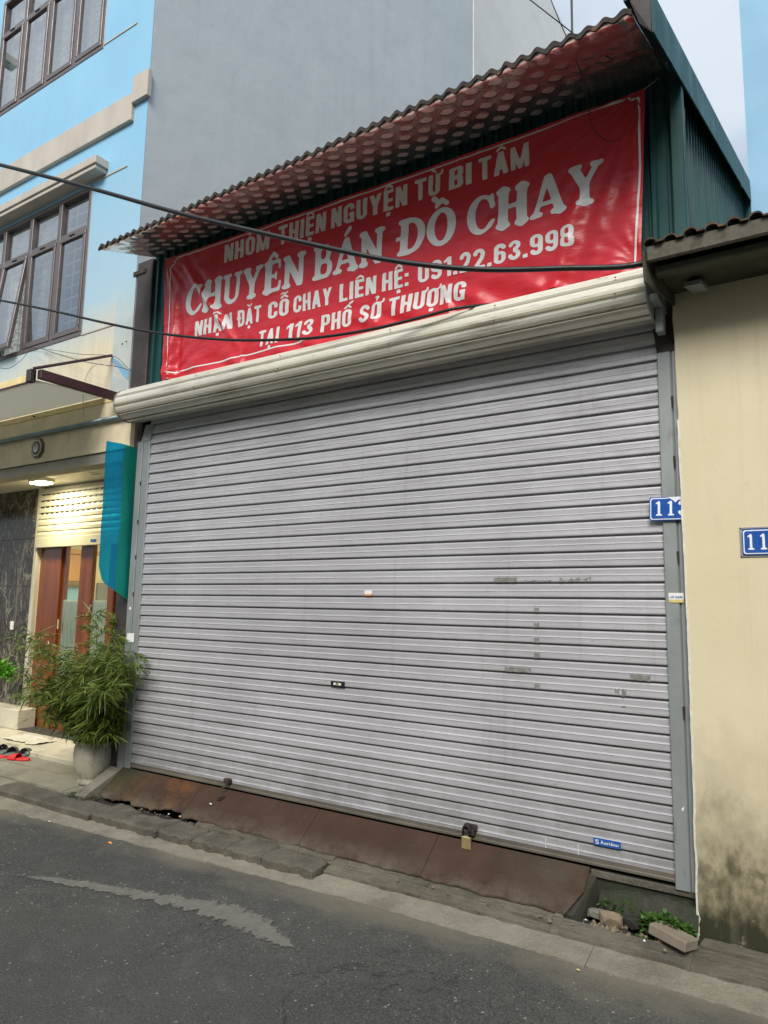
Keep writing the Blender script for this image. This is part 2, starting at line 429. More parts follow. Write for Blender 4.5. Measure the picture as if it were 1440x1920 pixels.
def mk_kerb(name, a, b, streak):
    s = NT(name)
    c = s.mix(s.ramp(s.noise(6, 7, 0.65), 0.3, 0.7), a, b)
    if streak:
        c = s.mix(s.ramp(s.noise(9, 6, 0.7, (0.3, 5.0, 1)), 0.5, 0.66, 0, 0.7), c, tuple(k * 0.5 for k in a))
        c = s.mix(s.ramp(s.noise(12, 6, 0.7, (0.2, 6.0, 1), (3, 3, 3)), 0.6, 0.7, 0, 0.6), c, tuple(k * 1.5 for k in b))
    c = s.mix(s.ramp(s.noise(2.2, 6, 0.7, loc=(5, 1, 0)), 0.5, 0.72, 0, 0.7), c, tuple(k * 0.42 for k in a))
    c = s.mix(s.ramp(s.noise(110, 3, 0.6), 0.6, 0.72, 0, 0.5), c, tuple(min(1, k * 1.6) for k in b))
    s.bump(s.noise(22, 9, 0.75, (0.4 if streak else 1, 2.0 if streak else 1, 1)), 1.0, 0.025)
    return s.done(c, 0.85, 0, 0.3)
M_KERB = mk_kerb('kerb_stone', (0.11, 0.098, 0.076), (0.21, 0.188, 0.145), False)
M_APRON = mk_kerb('rough_concrete_apron', (0.15, 0.132, 0.098), (0.25, 0.222, 0.17), True)
M_GUTTER = mk_kerb('smooth_gutter_concrete', (0.27, 0.24, 0.18), (0.38, 0.345, 0.27), False)
M_PAVE = mk_kerb('pavement_tile', (0.27, 0.25, 0.19), (0.37, 0.35, 0.27), False)
M_PORCH = basic('cream_porch_slab', (0.55, 0.51, 0.38), 0.6, 0, 0.14, 3, (1, 1, 1), 50, 0.2, ((0.33, 0.28, 0.19), 5, 0.55, 0.7, (1, 1, 1)))
def mk_smear():
    s = NT('dried_cement_smear')
    c = s.mix(s.ramp(s.noise(20, 6, 0.7), 0.3, 0.7), (0.14, 0.132, 0.112), (0.21, 0.20, 0.17))
    a = s.n('ShaderNodeAttribute'); a.attribute_name = 'fade'
    f = s.math('ADD', a.outputs['Fac'], s.ramp(s.noise(38, 6, 0.75), 0.25, 0.75, -0.42, 0.42))
    s.done(c, 0.85, 0, 0.3)
    s.bump(s.noise(120, 4, 0.7), 0.5, 0.004)
    s.set(s.b.inputs['Alpha'], s.ramp(f, 0.22, 0.42))
    return s.m
M_SMEAR = mk_smear()
def mk_rust():
    s = NT('rusty_steel_plate')
    x, y, z = s.sep()
    c = s.mix(s.ramp(s.noise(4, 7, 0.65), 0.3, 0.7), (0.046, 0.027, 0.019), (0.078, 0.044, 0.030))
    c = s.mix(s.math('MULTIPLY', s.ramp(s.noise(6, 7, 0.7, loc=(2, 0, 0)), 0.48, 0.62), s.ramp(x, 0.70, 1.0, 0.8, 0)), c, (0.15, 0.062, 0.022))
    c = s.mix(s.ramp(s.noise(3.2, 7, 0.7, loc=(1, 5, 3)), 0.56, 0.75, 0, 0.8), c, (0.045, 0.038, 0.03))
    c = s.mix(s.math('MULTIPLY', s.ramp(x, 2.9, 3.35, 0, 0.8), s.ramp(s.noise(5, 6, 0.7), 0.4, 0.6)), c, (0.075, 0.07, 0.045))
    c = s.mix(s.ramp(s.noise(50, 4, 0.7), 0.66, 0.74, 0, 0.5), c, (0.16, 0.11, 0.08))
    c = s.mix(s.math('MULTIPLY', s.ramp(x, 0.1, 0.4, 0.9, 0), s.ramp(s.noise(4, 6, 0.7), 0.35, 0.6)), c, (0.05, 0.055, 0.03))
    c = s.mix(s.ramp(s.noise(16, 6, 0.75, (0.4, 3, 3), (1, 1, 1), rot=(0, 0, R(20))), 0.62, 0.72, 0, 0.55), c, (0.15, 0.10, 0.075))
    c = s.mix(s.math('MULTIPLY', s.ramp(y, -0.13, -0.215, 0, 0.75), s.ramp(s.noise(9, 6, 0.7, loc=(0, 3, 0)), 0.35, 0.65)), c, (0.14, 0.12, 0.09))
    s.bump(s.noise(60, 6, 0.7), 0.5, 0.006)
    return s.done(c, 0.75, 0.0, 0.2)
M_RUST = mk_rust()
M_POT = basic('weathered_cement_pot', (0.46, 0.43, 0.34), 0.8, 0, 0.2, 7, (1, 1, 1), 40, 0.4, ((0.15, 0.14, 0.10), 7, 0.5, 0.68, (1, 1, 1)))
M_SOIL = basic('dark_soil', (0.03, 0.025, 0.018), 0.95, 0, 0.4, 30, bst=0.6)
def mk_leaf(name, a, b, c2):
    s = NT(name)
    c = s.mix(s.ramp(s.noise(9, 4, 0.6), 0.3, 0.7), a, b)
    c = s.mix(s.ramp(s.noise(23, 3, 0.6, loc=(3, 3, 3)), 0.6, 0.68, 0, 0.8), c, c2)
    s.b.inputs['Base Color'].default_value = (0, 0, 0, 1)
    s.set(s.b.inputs['Base Color'], c)
    s.b.inputs['Roughness'].default_value = 0.45
    tl = s.n('ShaderNodeBsdfTranslucent')
    s.set(tl.inputs[0], c)
    mm = s.n('ShaderNodeMixShader'); mm.inputs[0].default_value = 0.3
    s.t.links.new(s.b.outputs[0], mm.inputs[1]); s.t.links.new(tl.outputs[0], mm.inputs[2])
    s.t.links.new(mm.outputs[0], s.out.inputs['Surface'])
    return s.m
M_LEAF = mk_leaf('bamboo_leaf', (0.070, 0.115, 0.016), (0.18, 0.25, 0.04), (0.40, 0.35, 0.07))
M_STEM = basic('bamboo_stem', (0.10, 0.12, 0.03), 0.5, 0, 0.3, 10)
M_WEED = mk_leaf('weed_leaf', (0.04, 0.10, 0.015), (0.085, 0.19, 0.03), (0.13, 0.2, 0.04))
M_BRIGHTLEAF = mk_leaf('bright_leaf', (0.10, 0.30, 0.03), (0.18, 0.45, 0.05), (0.2, 0.5, 0.05))
M_MOSS = basic('moss', (0.05, 0.065, 0.018), 0.95, 0, 0.4, 20, bst=0.5)
M_BRICK = basic('dusty_brick', (0.24, 0.20, 0.15), 0.9, 0, 0.2, 12, bst=0.4)
M_STONE = basic('broken_stone', (0.22, 0.17, 0.11), 0.9, 0, 0.35, 12, bst=0.5)
M_LEDGE = basic('mossy_ledge', (0.04, 0.037, 0.027), 0.9, 0, 0.35, 8, bst=0.6, dirt=((0.03, 0.04, 0.018), 9, 0.45, 0.6, (1, 1, 1)))
M_RUBBLE = basic('dark_rubble', (0.03, 0.027, 0.02), 0.95, 0, 0.5, 15, bst=0.7)
M_BRASS = basic('brass_padlock', (0.62, 0.48, 0.24), 0.35, 0.7, 0.15, 20)
M_BLACK = basic('black_rubber', (0.012, 0.012, 0.013), 0.5, 0, 0.2, 10, bst=0)
M_SLIPGREY = basic('grey_foam_clog', (0.16, 0.18, 0.18), 0.6, 0, 0.15, 10)
M_SLIPRED = basic('red_foam_slipper', (0.65, 0.03, 0.03), 0.5, 0, 0.1, 10)
M_SIGNBLUE = basic('blue_enamel', (0.015, 0.085, 0.36), 0.3, 0, 0.15, 12, bst=0, dirt=((0.3, 0.36, 0.48), 25, 0.66, 0.72, (1, 1, 1)))
M_SIGNWHITE = basic('white_enamel', (0.78, 0.80, 0.82), 0.35, 0, 0.06, 10, bst=0)
M_PAPER = basic('white_sticker', (0.78, 0.78, 0.76), 0.5, 0, 0.06, 10, bst=0)
M_YELLOWP = basic('yellow_sticker', (0.62, 0.52, 0.20), 0.5, 0, 0.1, 10, bst=0)
M_ORANGEP = basic('orange_sticker', (0.80, 0.30, 0.06), 0.5, 0, 0.1, 10, bst=0)
M_BLUEP = basic('blue_sticker', (0.02, 0.10, 0.36), 0.4, 0, 0.1, 10, bst=0)
M_TEXTBLUE = basic('blue_ink', (0.03, 0.09, 0.32), 0.5, 0, 0.1, 10, bst=0)
def mk_tape():
    s = NT('old_grey_tape')
    c = s.mix(s.ramp(s.noise(40, 5, 0.7), 0.3, 0.7), (0.15, 0.145, 0.13), (0.30, 0.29, 0.26))
    s.done(c, 0.4, 0, 0.5)
    s.set(s.b.inputs['Alpha'], s.ramp(s.noise(55, 6, 0.75, (0.5, 1, 1.2), dist=1.0), 0.36, 0.52, 0.25, 0.85))
    return s.m
M_TAPE = mk_tape()
M_WIREW = basic('dirty_white_cord', (0.45, 0.45, 0.40), 0.6, 0, 0.1, 10, bst=0)
M_CLOTH = basic('cream_cloth', (0.62, 0.58, 0.46), 0.9, 0, 0.08, 10, bst=0.3)
M_BRONZE = basic('dark_gilt_frame', (0.13, 0.10, 0.06), 0.5, 0.3, 0.3, 30)
M_MIRROR = basic('small_mirror', (0.45, 0.43, 0.38), 0.15, 0.8, 0.1, 10, bst=0)
M_GREYPLASTIC = basic('grey_plastic_box', (0.13, 0.15, 0.16), 0.5, 0, 0.3, 10)
M_MAT = basic('grey_metal_threshold', (0.06, 0.055, 0.05), 0.6, 0.2, 0.2, 10)
M_GROUND = basic('bare_ground', (0.14, 0.13, 0.10), 0.9, 0, 0.25, 2)
M_CABINET = basic('light_wood_cabinet', (0.42, 0.22, 0.07), 0.5, 0, 0.12, 4, (1, 1, 0.2))
M_ROOMWALL = basic('cream_room_wall', (0.72, 0.66, 0.45), 0.8, 0, 0.04, 2, bst=0)
M_NET = basic('pale_green_frosting', (0.66, 0.72, 0.62), 0.7, 0, 0.2, 14, (3, 1, 0.3), bst=0)
def emit(name, col, st):
    m = bpy.data.materials.new(name); m.use_nodes = True
    b = m.node_tree.nodes['Principled BSDF']
    b.inputs['Emission Color'].default_value = (*col, 1)
    b.inputs['Emission Strength'].default_value = st
    return m
M_LAMP = emit('lit_lamp_glass', (1.0, 0.93, 0.72), 11)

# ------------------------------------------------------------------ mesh helpers
def obj(name, verts, faces, mat, parent=None, smooth=False, mats=None, midx=None):
    me = bpy.data.meshes.new(name)
    me.from_pydata([tuple(v) for v in verts], [], faces)
    if mats:
        for m in mats: me.materials.append(m)
        me.polygons.foreach_set('material_index', midx)
    else:
        me.materials.append(mat)
    if smooth:
        me.polygons.foreach_set('use_smooth', [True] * len(me.polygons))
    me.update()
    o = bpy.data.objects.new(name, me)
    COL.objects.link(o)
    if parent is not None: o.parent = parent
    return o

class MB:
    def __init__(s): s.v = []; s.f = []
    def add(s, vs, fs):
        n = len(s.v); s.v += [tuple(v) for v in vs]; s.f += [tuple(i + n for i in f) for f in fs]; return s
    def box(s, x0, x1, y0, y1, z0, z1):
        vs = [(x0, y0, z0), (x1, y0, z0), (x1, y1, z0), (x0, y1, z0), (x0, y0, z1), (x1, y0, z1), (x1, y1, z1), (x0, y1, z1)]
        return s.add(vs, [(0, 3, 2, 1), (4, 5, 6, 7), (0, 1, 5, 4), (1, 2, 6, 5), (2, 3, 7, 6), (3, 0, 4, 7)])
    def rbox(s, x0, x1, y0, y1, z0, z1, b=0.004):
        """box with chamfered edges"""
        bm = bmesh.new()
        bmesh.ops.create_cube(bm, size=1)
        for v in bm.verts:
            v.co = Vector(((x0 + x1) / 2 + v.co.x * (x1 - x0), (y0 + y1) / 2 + v.co.y * (y1 - y0), (z0 + z1) / 2 + v.co.z * (z1 - z0)))
        bmesh.ops.bevel(bm, geom=bm.edges[:], offset=b, segments=1, affect='EDGES')
        bm.verts.index_update()
        s.add([v.co[:] for v in bm.verts], [tuple(v.index for v in f.verts) for f in bm.faces])
        bm.free(); return s
    def tube(s, pts, r, n=6, r1=None):
        pts = [Vector(p) for p in pts]
        rings = []
        prev = None
        m = len(pts)
        for i, p in enumerate(pts):
            t = (pts[min(i + 1, m - 1)] - pts[max(i - 1, 0)]).normalized()
            if prev is None:
                a = Vector((0, 0, 1)) if abs(t.z) < 0.9 else Vector((1, 0, 0))
                x = t.cross(a).normalized()
            else:
                x = (prev - t * prev.dot(t)).normalized()
            prev = x
            y = t.cross(x)
            rr = r if r1 is None else r + (r1 - r) * i / (m - 1)
            rings.append([p + (x * math.cos(2 * math.pi * k / n) + y * math.sin(2 * math.pi * k / n)) * rr for k in range(n)])
        vs = [v for rg in rings for v in rg]
        fs = []
        for i in range(m - 1):
            for k in range(n):
                a, b = i * n + k, i * n + (k + 1) % n
                fs.append((a, b, b + n, a + n))
        fs.append(tuple(range(n - 1, -1, -1)))
        fs.append(tuple((m - 1) * n + k for k in range(n)))
        return s.add(vs, fs)
    def extrude_x(s, prof, x0, x1, closed=True, caps=True):
        """prof: (y,z) list"""
        n = len(prof)
        vs = [(x0, y, z) for y, z in prof] + [(x1, y, z) for y, z in prof]
        fs = [(i, (i + 1) % n, (i + 1) % n + n, i + n) for i in range(n if closed else n - 1)]
        if closed and caps:
            fs.append(tuple(range(n - 1, -1, -1))); fs.append(tuple(range(n, 2 * n)))
        return s.add(vs, fs)
    def lathe(s, prof, cx, cy, n=28):
        vs = []; m = len(prof)
        for r, z in prof:
            for k in range(n):
                a = 2 * math.pi * k / n
                vs.append((cx + r * math.cos(a), cy + r * math.sin(a), z))
        fs = []
        for i in range(m - 1):
            for k in range(n):
                a, b = i * n + k, i * n + (k + 1) % n
                fs.append((a, b, b + n, a + n))
        return s.add(vs, fs)
    def quad(s, a, b, c, d):
        return s.add([a, b, c, d], [(0, 1, 2, 3)])
    def build(s, name, mat, parent=None, smooth=False):
        return obj(name, s.v, s.f, mat, parent, smooth)

def tag(o, label=None, cat=None, group=None, kind=None):
    if label: o['label'] = label
    if cat: o['category'] = cat
    if group: o['group'] = group
    if kind: o['kind'] = kind
    return o
def thing(name, label, cat, loc=(0, 0, 0), group=None):
    o = bpy.data.objects.new(name, None)
    o.empty_display_size = 0.1
    COL.objects.link(o)
    o.location = loc
    # parts are written in world coordinates, so the parent is offset back
    o['_loc'] = 0
    del o['_loc']
    return tag(o, label, cat, group)
def adopt(child, parent):
    child.parent = parent
    child.location = child.location - parent.location
    return child
def part(mb, name, mat, parent, smooth=False):
    o = mb.build(name, mat, None, smooth)
    off = Vector((0, 0, 0))
    p = parent
    while p is not None:
        off += p.location; p = p.parent
    o.parent = parent
    o.location = -off
    return o
def like(src, parent, dx=0, dy=0, dz=0):
    o = src.copy(); COL.objects.link(o); o.parent = parent
    o.location = src.location + Vector((dx, dy, dz))
    return o

def wall_holes(x0, x1, z0, z1, holes, y, depth):
    """front sheet at y with rectangular holes and reveals running back by depth"""
    mb = MB()
    xs = sorted({x0, x1, *[h[0] for h in holes], *[h[1] for h in holes]})
    zs = sorted({z0, z1, *[h[2] for h in holes], *[h[3] for h in holes]})
    xs = [a for a in xs if x0 <= a <= x1]; zs = [a for a in zs if z0 <= a <= z1]
    for i in range(len(xs) - 1):
        for j in range(len(zs) - 1):
            cx, cz = (xs[i] + xs[i + 1]) / 2, (zs[j] + zs[j + 1]) / 2
            if any(h[0] < cx < h[1] and h[2] < cz < h[3] for h in holes): continue
            mb.quad((xs[i], y, zs[j]), (xs[i + 1], y, zs[j]), (xs[i + 1], y, zs[j + 1]), (xs[i], y, zs[j + 1]))
    for a, b, c, d in holes:
        mb.quad((a, y, c), (a, y + depth, c), (a, y + depth, d), (a, y, d))
        mb.quad((b, y, c), (b, y, d), (b, y + depth, d), (b, y + depth, c))
        mb.quad((a, y, c), (b, y, c), (b, y + depth, c), (a, y + depth, c))
        mb.quad((a, y, d), (a, y + depth, d), (b, y + depth, d), (b, y, d))
    return mb

# ------------------------------------------------------------------ stroke lettering (signed distance -> clipped cells)
def s_box(X, Y, x0, x1, y0, y1):
    cx, cy, hx, hy = (x0 + x1) / 2, (y0 + y1) / 2, (x1 - x0) / 2, (y1 - y0) / 2
    dx, dy = np.abs(X - cx) - hx, np.abs(Y - cy) - hy
    return np.minimum(np.maximum(dx, dy), 0) + np.hypot(np.maximum(dx, 0), np.maximum(dy, 0))
def s_rr(X, Y, x0, x1, y0, y1, r):
    r = min(r, (x1 - x0) / 2 - 1e-4, (y1 - y0) / 2 - 1e-4)
    return s_box(X, Y, x0 + r, x1 - r, y0 + r, y1 - r) - r
def s_seg(X, Y, x0, y0, x1, y1, r0, r1=None):
    r1 = r0 if r1 is None else r1
    vx, vy = x1 - x0, y1 - y0
    L = vx * vx + vy * vy + 1e-9
    t = np.clip(((X - x0) * vx + (Y - y0) * vy) / L, 0, 1)
    return np.hypot(X - x0 - t * vx, Y - y0 - t * vy) - (r0 + (r1 - r0) * t)
def s_poly(X, Y, pts, r):
    d = None
    for (a, b), (c, e) in zip(pts[:-1], pts[1:]):
        q = s_seg(X, Y, a, b, c, e, r)
        d = q if d is None else np.minimum(d, q)
    return d
def s_ell(X, Y, cx, cy, rx, ry):
    k = np.sqrt(((X - cx) / rx) ** 2 + ((Y - cy) / ry) ** 2)
    return (k - 1) * min(rx, ry)
def arc(cx, cy, rx, ry, a0, a1, n=14):
    return [(cx + rx * math.cos(R(a0 + (a1 - a0) * i / n)), cy + ry * math.sin(R(a0 + (a1 - a0) * i / n))) for i in range(n + 1)]
mn, mxm = np.minimum, np.maximum

def g_sans(ch, X, Y, t):
    """bold condensed sans; returns (field, width)"""
    W = 0.50; r = t / 2
    clip = lambda f, w_: mxm(f, s_box(X, Y, 0, w_, 0, 1))
    if ch == 'I': return s_box(X, Y, 0, t, 0, 1), t
    if ch == 'L': return mn(s_box(X, Y, 0, t, 0, 1), s_box(X, Y, 0, 0.42, 0, t * 0.85)), 0.42
    if ch == 'E': return mn(mn(s_box(X, Y, 0, t, 0, 1), s_box(X, Y, 0, 0.43, 0, t * 0.85)), mn(s_box(X, Y, 0, 0.40, 0.42, 0.42 + t * 0.85), s_box(X, Y, 0, 0.43, 1 - t * 0.85, 1))), 0.43
    if ch == 'T': return mn(s_box(X, Y, 0.25 - r, 0.25 + r, 0, 1), s_box(X, Y, 0, W, 1 - t * 0.9, 1)), W
    if ch == 'H': return mn(mn(s_box(X, Y, 0, t, 0, 1), s_box(X, Y, W - t, W, 0, 1)), s_box(X, Y, 0, W, 0.41, 0.41 + t * 0.9)), W
    if ch == 'N': return clip(mn(mn(s_box(X, Y, 0, t * 0.92, 0, 1), s_box(X, Y, W - t * 0.92, W, 0, 1)), s_seg(X, Y, t * 0.45, 1.02, W - t * 0.45, -0.02, r)), W), W
    if ch == 'M':
        w_ = 0.68
        f = mn(s_box(X, Y, 0, t * 0.9, 0, 1), s_box(X, Y, w_ - t * 0.9, w_, 0, 1))
        f = mn(f, mn(s_seg(X, Y, t * 0.45, 1.0, w_ / 2, 0.05, r * 0.8), s_seg(X, Y, w_ - t * 0.45, 1.0, w_ / 2, 0.05, r * 0.8)))
        return clip(f, w_), w_
    if ch == 'A':
        w_ = 0.56
        f = mn(s_seg(X, Y, r * 0.9, -0.05, w_ / 2, 1.0, r), s_seg(X, Y, w_ - r * 0.9, -0.05, w_ / 2, 1.0, r))
        return clip(mn(f, s_box(X, Y, 0.14, w_ - 0.14, 0.2, 0.2 + t * 0.75)), w_), w_
    if ch == 'Y':
        w_ = 0.54
        f = mn(s_seg(X, Y, r * 0.8, 1.05, w_ / 2, 0.42, r), s_seg(X, Y, w_ - r * 0.8, 1.05, w_ / 2, 0.42, r))
        return clip(mn(f, s_box(X, Y, w_ / 2 - r, w_ / 2 + r, 0, 0.48)), w_), w_
    if ch in 'O0CGUD':
        o = s_rr(X, Y, 0, W, 0, 1, 0.25); i = s_rr(X, Y, t, W - t, t * 0.85, 1 - t * 0.85, 0.08)
        f = mxm(o, -i)
        if ch == 'C': f = mxm(f, -s_box(X, Y, W - t - 0.01, W + 1, 0.38, 0.62))
        if ch == 'G':
            f = mxm(f, -s_box(X, Y, W - t - 0.01, W + 1, 0.52, 0.64))
            f = mn(f, s_box(X, Y, 0.26, W, 0.36, 0.36 + t * 0.8)); f = mn(f, s_box(X, Y, W - t * 0.7, W, 0.0, 0.4))
        if ch == 'U':
            o = s_rr(X, Y, 0, W, 0, 1.6, 0.24); i = s_rr(X, Y, t, W - t, t * 0.9, 1.6, 0.08)
            f = clip(mxm(o, -i), W)
        if ch == 'D':
            o = mn(s_rr(X, Y, 0, W, 0, 1, 0.24), s_box(X, Y, 0, 0.24, 0, 1)); f = mxm(o, -i)
        return f, W
    if ch == 'P':
        o = s_rr(X, Y, 0, W, 0.38, 1, 0.2); i = s_rr(X, Y, t, W - t, 0.38 + t * 0.8, 1 - t * 0.8, 0.06)
        return mn(mxm(mn(o, s_box(X, Y, 0, 0.2, 0.38, 1)), -i), s_box(X, Y, 0, t, 0, 1)), W
    if ch == 'B':
        f = s_box(X, Y, 0, t, 0, 1)
        for a, b in ((0, 0.56), (0.46, 1)):
            o = mn(s_rr(X, Y, 0, W, a, b, 0.17), s_box(X, Y, 0, 0.2, a, b)); i = s_rr(X, Y, t, W - t, a + t * 0.72, b - t * 0.72, 0.05)
            f = mn(f, mxm(o, -i))
        return f, W
    if ch == 'S':
        p = arc(W / 2, 0.73, W / 2 - r, 0.27 - r, 15, 180) + arc(W / 2, 0.73, W / 2 - r, 0.2, 180, 262)[1:] + arc(W / 2, 0.27, W / 2 - r, 0.2, 82, 0)[1:] + arc(W / 2, 0.27, W / 2 - r, 0.27 - r, 0, -165)[1:]
        return s_poly(X, Y, p, r * 0.95), W
    if ch == '1': return mn(s_box(X, Y, 0.16, 0.16 + t, 0, 1), clip(s_seg(X, Y, 0.26, 0.96, 0.0, 0.76, r * 0.75), 0.4)), 0.16 + t
    if ch == '2':
        p = arc(W / 2, 0.73, W / 2 - r, 0.27 - r, 175, -5) + [(W - r - 0.06, 0.5), (r, r)]
        return clip(mn(s_poly(X, Y, p, r * 0.95), s_box(X, Y, 0, W, 0, t * 0.85)), W), W
    if ch == '3':
        p = arc(W / 2, 0.74, W / 2 - r, 0.26 - r, 170, -80); q = arc(W / 2, 0.28, W / 2 - r, 0.28 - r, 80, -170)
        return mn(s_poly(X, Y, p, r * 0.9), s_poly(X, Y, q, r * 0.9)), W
    if ch in '69':
        if ch == '9': X, Y = W - X, 1 - Y
        o = s_rr(X, Y, 0, W, 0, 0.62, 0.24); i = s_rr(X, Y, t, W - t, t * 0.8, 0.62 - t * 0.8, 0.06)
        f = mn(mxm(o, -i), s_poly(X, Y, [(r, 0.3), (r, 0.7)] + arc(W / 2, 0.74, W / 2 - r, 0.26 - r, 180, 20), r))
        return f, W
    if ch == '8':
        f = None
        for a, b in ((0, 0.56), (0.46, 1)):
            q = mxm(s_rr(X, Y, 0, W, a, b, 0.2), -s_rr(X, Y, t * 0.95, W - t * 0.95, a + t * 0.72, b - t * 0.72, 0.06))
            f = q if f is None else mn(f, q)
        return f, W
    if ch == '.': return s_box(X, Y, 0, t, 0, t), t
    if ch == ':': return mn(s_box(X, Y, 0, t, 0, t), s_box(X, Y, 0, t, 0.5, 0.5 + t)), t
    if ch == 'o': return mxm(s_ell(X, Y, 0.2, 0.3, 0.2, 0.3), -s_ell(X, Y, 0.2, 0.3, 0.2 - t, 0.3 - t)), 0.4
    if ch == 'd': return mn(s_box(X, Y, 0.4 - t, 0.4, 0, 1), mxm(s_ell(X, Y, 0.2, 0.3, 0.2, 0.3), -s_ell(X, Y, 0.2, 0.3, 0.2 - t, 0.3 - t))), 0.4
    if ch == 'u': return mxm(mxm(s_rr(X, Y, 0, 0.4, 0, 1.2, 0.18), -s_rr(X, Y, t, 0.4 - t, t, 1.2, 0.1)), s_box(X, Y, 0, 0.4, 0, 0.6)), 0.4
    if ch == 's': return s_poly(X, Y, [(0.33, 0.5), (0.16, 0.56), (0.08, 0.44), (0.3, 0.2), (0.2, 0.05), (0.04, 0.1)], r), 0.38
    if ch == 't': return mn(s_box(X, Y, 0.1, 0.1 + t, 0, 0.85), s_box(X, Y, 0, 0.32, 0.5, 0.6)), 0.32
    if ch == 'r': return mn(s_box(X, Y, 0, t, 0, 0.6), s_seg(X, Y, t, 0.42, 0.26, 0.54, r * 0.8)), 0.28
    return s_box(X, Y, 0, 0.3, 0, 0.1), 0.3

def g_serif(ch, X, Y, t):
    """fat soft slab serif; returns (field, width)"""
    sr = 0.062
    def smin(a, b, k=0.05):
        h = np.clip(0.5 + 0.5 * (b - a) / k, 0, 1)
        return b * (1 - h) + a * h - k * h * (1 - h)
    def serif(x0, x1, y): return s_seg(X, Y, x0 + sr, y, x1 - sr, y, sr)
    def stem(x, w_=0.145, y0=0.05, y1=0.95): return s_seg(X, Y, x, y0 + 0.03, x, y1 - 0.03, w_ * 0.98)
    lo, hi = sr, 1 - sr
    if ch == 'I': return smin(stem(0.2), mn(serif(0, 0.4, lo), serif(0, 0.4, hi))), 0.4
    if ch == 'H':
        f = mn(stem(0.2), stem(0.72)); f = mn(f, s_box(X, Y, 0.2, 0.72, 0.45, 0.57))
        for a in (0.0, 0.52): f = smin(f, mn(serif(a, a + 0.4, lo), serif(a, a + 0.4, hi)))
        return f, 0.92
    if ch == 'U':
        o = s_rr(X, Y, 0.09, 0.76, 0.0, 1.9, 0.32); i = s_rr(X, Y, 0.31, 0.61, 0.14, 1.9, 0.14)
        f = mxm(mxm(o, -i), Y - 0.93)
        f = smin(f, mn(serif(0, 0.4, hi), serif(0.5, 0.86, hi))); return f, 0.86
    if ch == 'Y':
        f = mn(s_seg(X, Y, 0.16, 0.9, 0.42, 0.45, 0.11), s_seg(X, Y, 0.70, 0.9, 0.44, 0.45, 0.075))
        f = smin(f, s_seg(X, Y, 0.43, 0.45, 0.43, 0.08, 0.11))
        f = smin(f, mn(mn(serif(0, 0.36, hi), serif(0.55, 0.88, hi)), serif(0.22, 0.64, lo))); return f, 0.88
    if ch == 'N':
        f = mn(s_seg(X, Y, 0.18, 0.08, 0.18, 0.92, 0.095), s_seg(X, Y, 0.74, 0.08, 0.74, 0.92, 0.095))
        f = mn(f, mxm(s_seg(X, Y, 0.16, 0.92, 0.72, 0.05, 0.12), s_box(X, Y, 0, 0.82, 0, 1)))
        f = smin(f, mn(mn(serif(0, 0.34, lo), serif(0, 0.26, hi)), serif(0.56, 0.92, hi))); return f, 0.92
    if ch == 'A':
        f = mn(s_seg(X, Y, 0.14, 0.08, 0.42, 0.93, 0.07), s_seg(X, Y, 0.78, 0.08, 0.48, 0.9, 0.115))
        f = mn(f, s_box(X, Y, 0.24, 0.68, 0.26, 0.37))
        f = smin(f, mn(serif(-0.02, 0.34, lo), serif(0.54, 0.96, lo))); return f, 0.94
    if ch in 'DO':
        cx = 0.42
        f = mxm(s_ell(X, Y, cx, 0.5, 0.42, 0.51), -s_ell(X, Y, cx, 0.5, 0.185, 0.38))
        if ch == 'D':
            o = mn(s_ell(X, Y, 0.34, 0.5, 0.5, 0.5), s_box(X, Y, 0.1, 0.34, 0, 1)); o = mxm(o, 0.08 - X)
            i = mxm(s_ell(X, Y, 0.36, 0.5, 0.25, 0.37), 0.31 - X)
            f = mxm(o, -i); f = smin(f, mn(serif(0, 0.4, lo), serif(0, 0.4, hi)))
        return f, 0.84
    if ch == 'C':
        f = mxm(s_ell(X, Y, 0.42, 0.5, 0.42, 0.51), -s_ell(X, Y, 0.47, 0.5, 0.22, 0.39))
        f = mxm(f, -s_box(X, Y, 0.5, 1.2, 0.27, 0.66))
        f = smin(f, s_seg(X, Y, 0.72, 0.66, 0.72, 0.92, 0.055)); f = smin(f, s_seg(X, Y, 0.66, 0.14, 0.76, 0.28, 0.05))
        return f, 0.80
    if ch == 'B':
        f = None
        for a, b, w_ in ((0, 0.56, 0.78), (0.45, 1, 0.72)):
            o = mn(s_rr(X, Y, 0.1, w_, a, b, 0.26), s_box(X, Y, 0.08, 0.4, a, b)); i = s_rr(X, Y, 0.31, w_ - 0.2, a + 0.12, b - 0.12, 0.1)
            q = mxm(o, -i); f = q if f is None else mn(f, q)
        f = smin(f, mn(serif(0, 0.38, lo), serif(0, 0.38, hi))); return f, 0.80
    if ch == 'E':
        f = mn(stem(0.2), mn(mn(s_box(X, Y, 0.2, 0.66, 0.0, 0.12), s_box(X, Y, 0.2, 0.66, 0.88, 1.0)), s_box(X, Y, 0.2, 0.52, 0.45, 0.56)))
        f = smin(f, mn(serif(0, 0.4, lo), serif(0, 0.4, hi)))
        f = smin(f, mn(s_seg(X, Y, 0.68, 0.06, 0.70, 0.28, 0.05), s_seg(X, Y, 0.66, 0.94, 0.67, 0.74, 0.045)))
        f = smin(f, s_seg(X, Y, 0.53, 0.41, 0.53, 0.6, 0.035)); return f, 0.76
    if ch == '1':
        f = s_box(X, Y, 0.16, 0.34, 0.03, 0.97); f = mn(f, s_box(X, Y, 0.02, 0.48, 0, 0.10)); f = mn(f, s_seg(X, Y, 0.05, 0.83, 0.25, 0.95, 0.05)); return f, 0.5
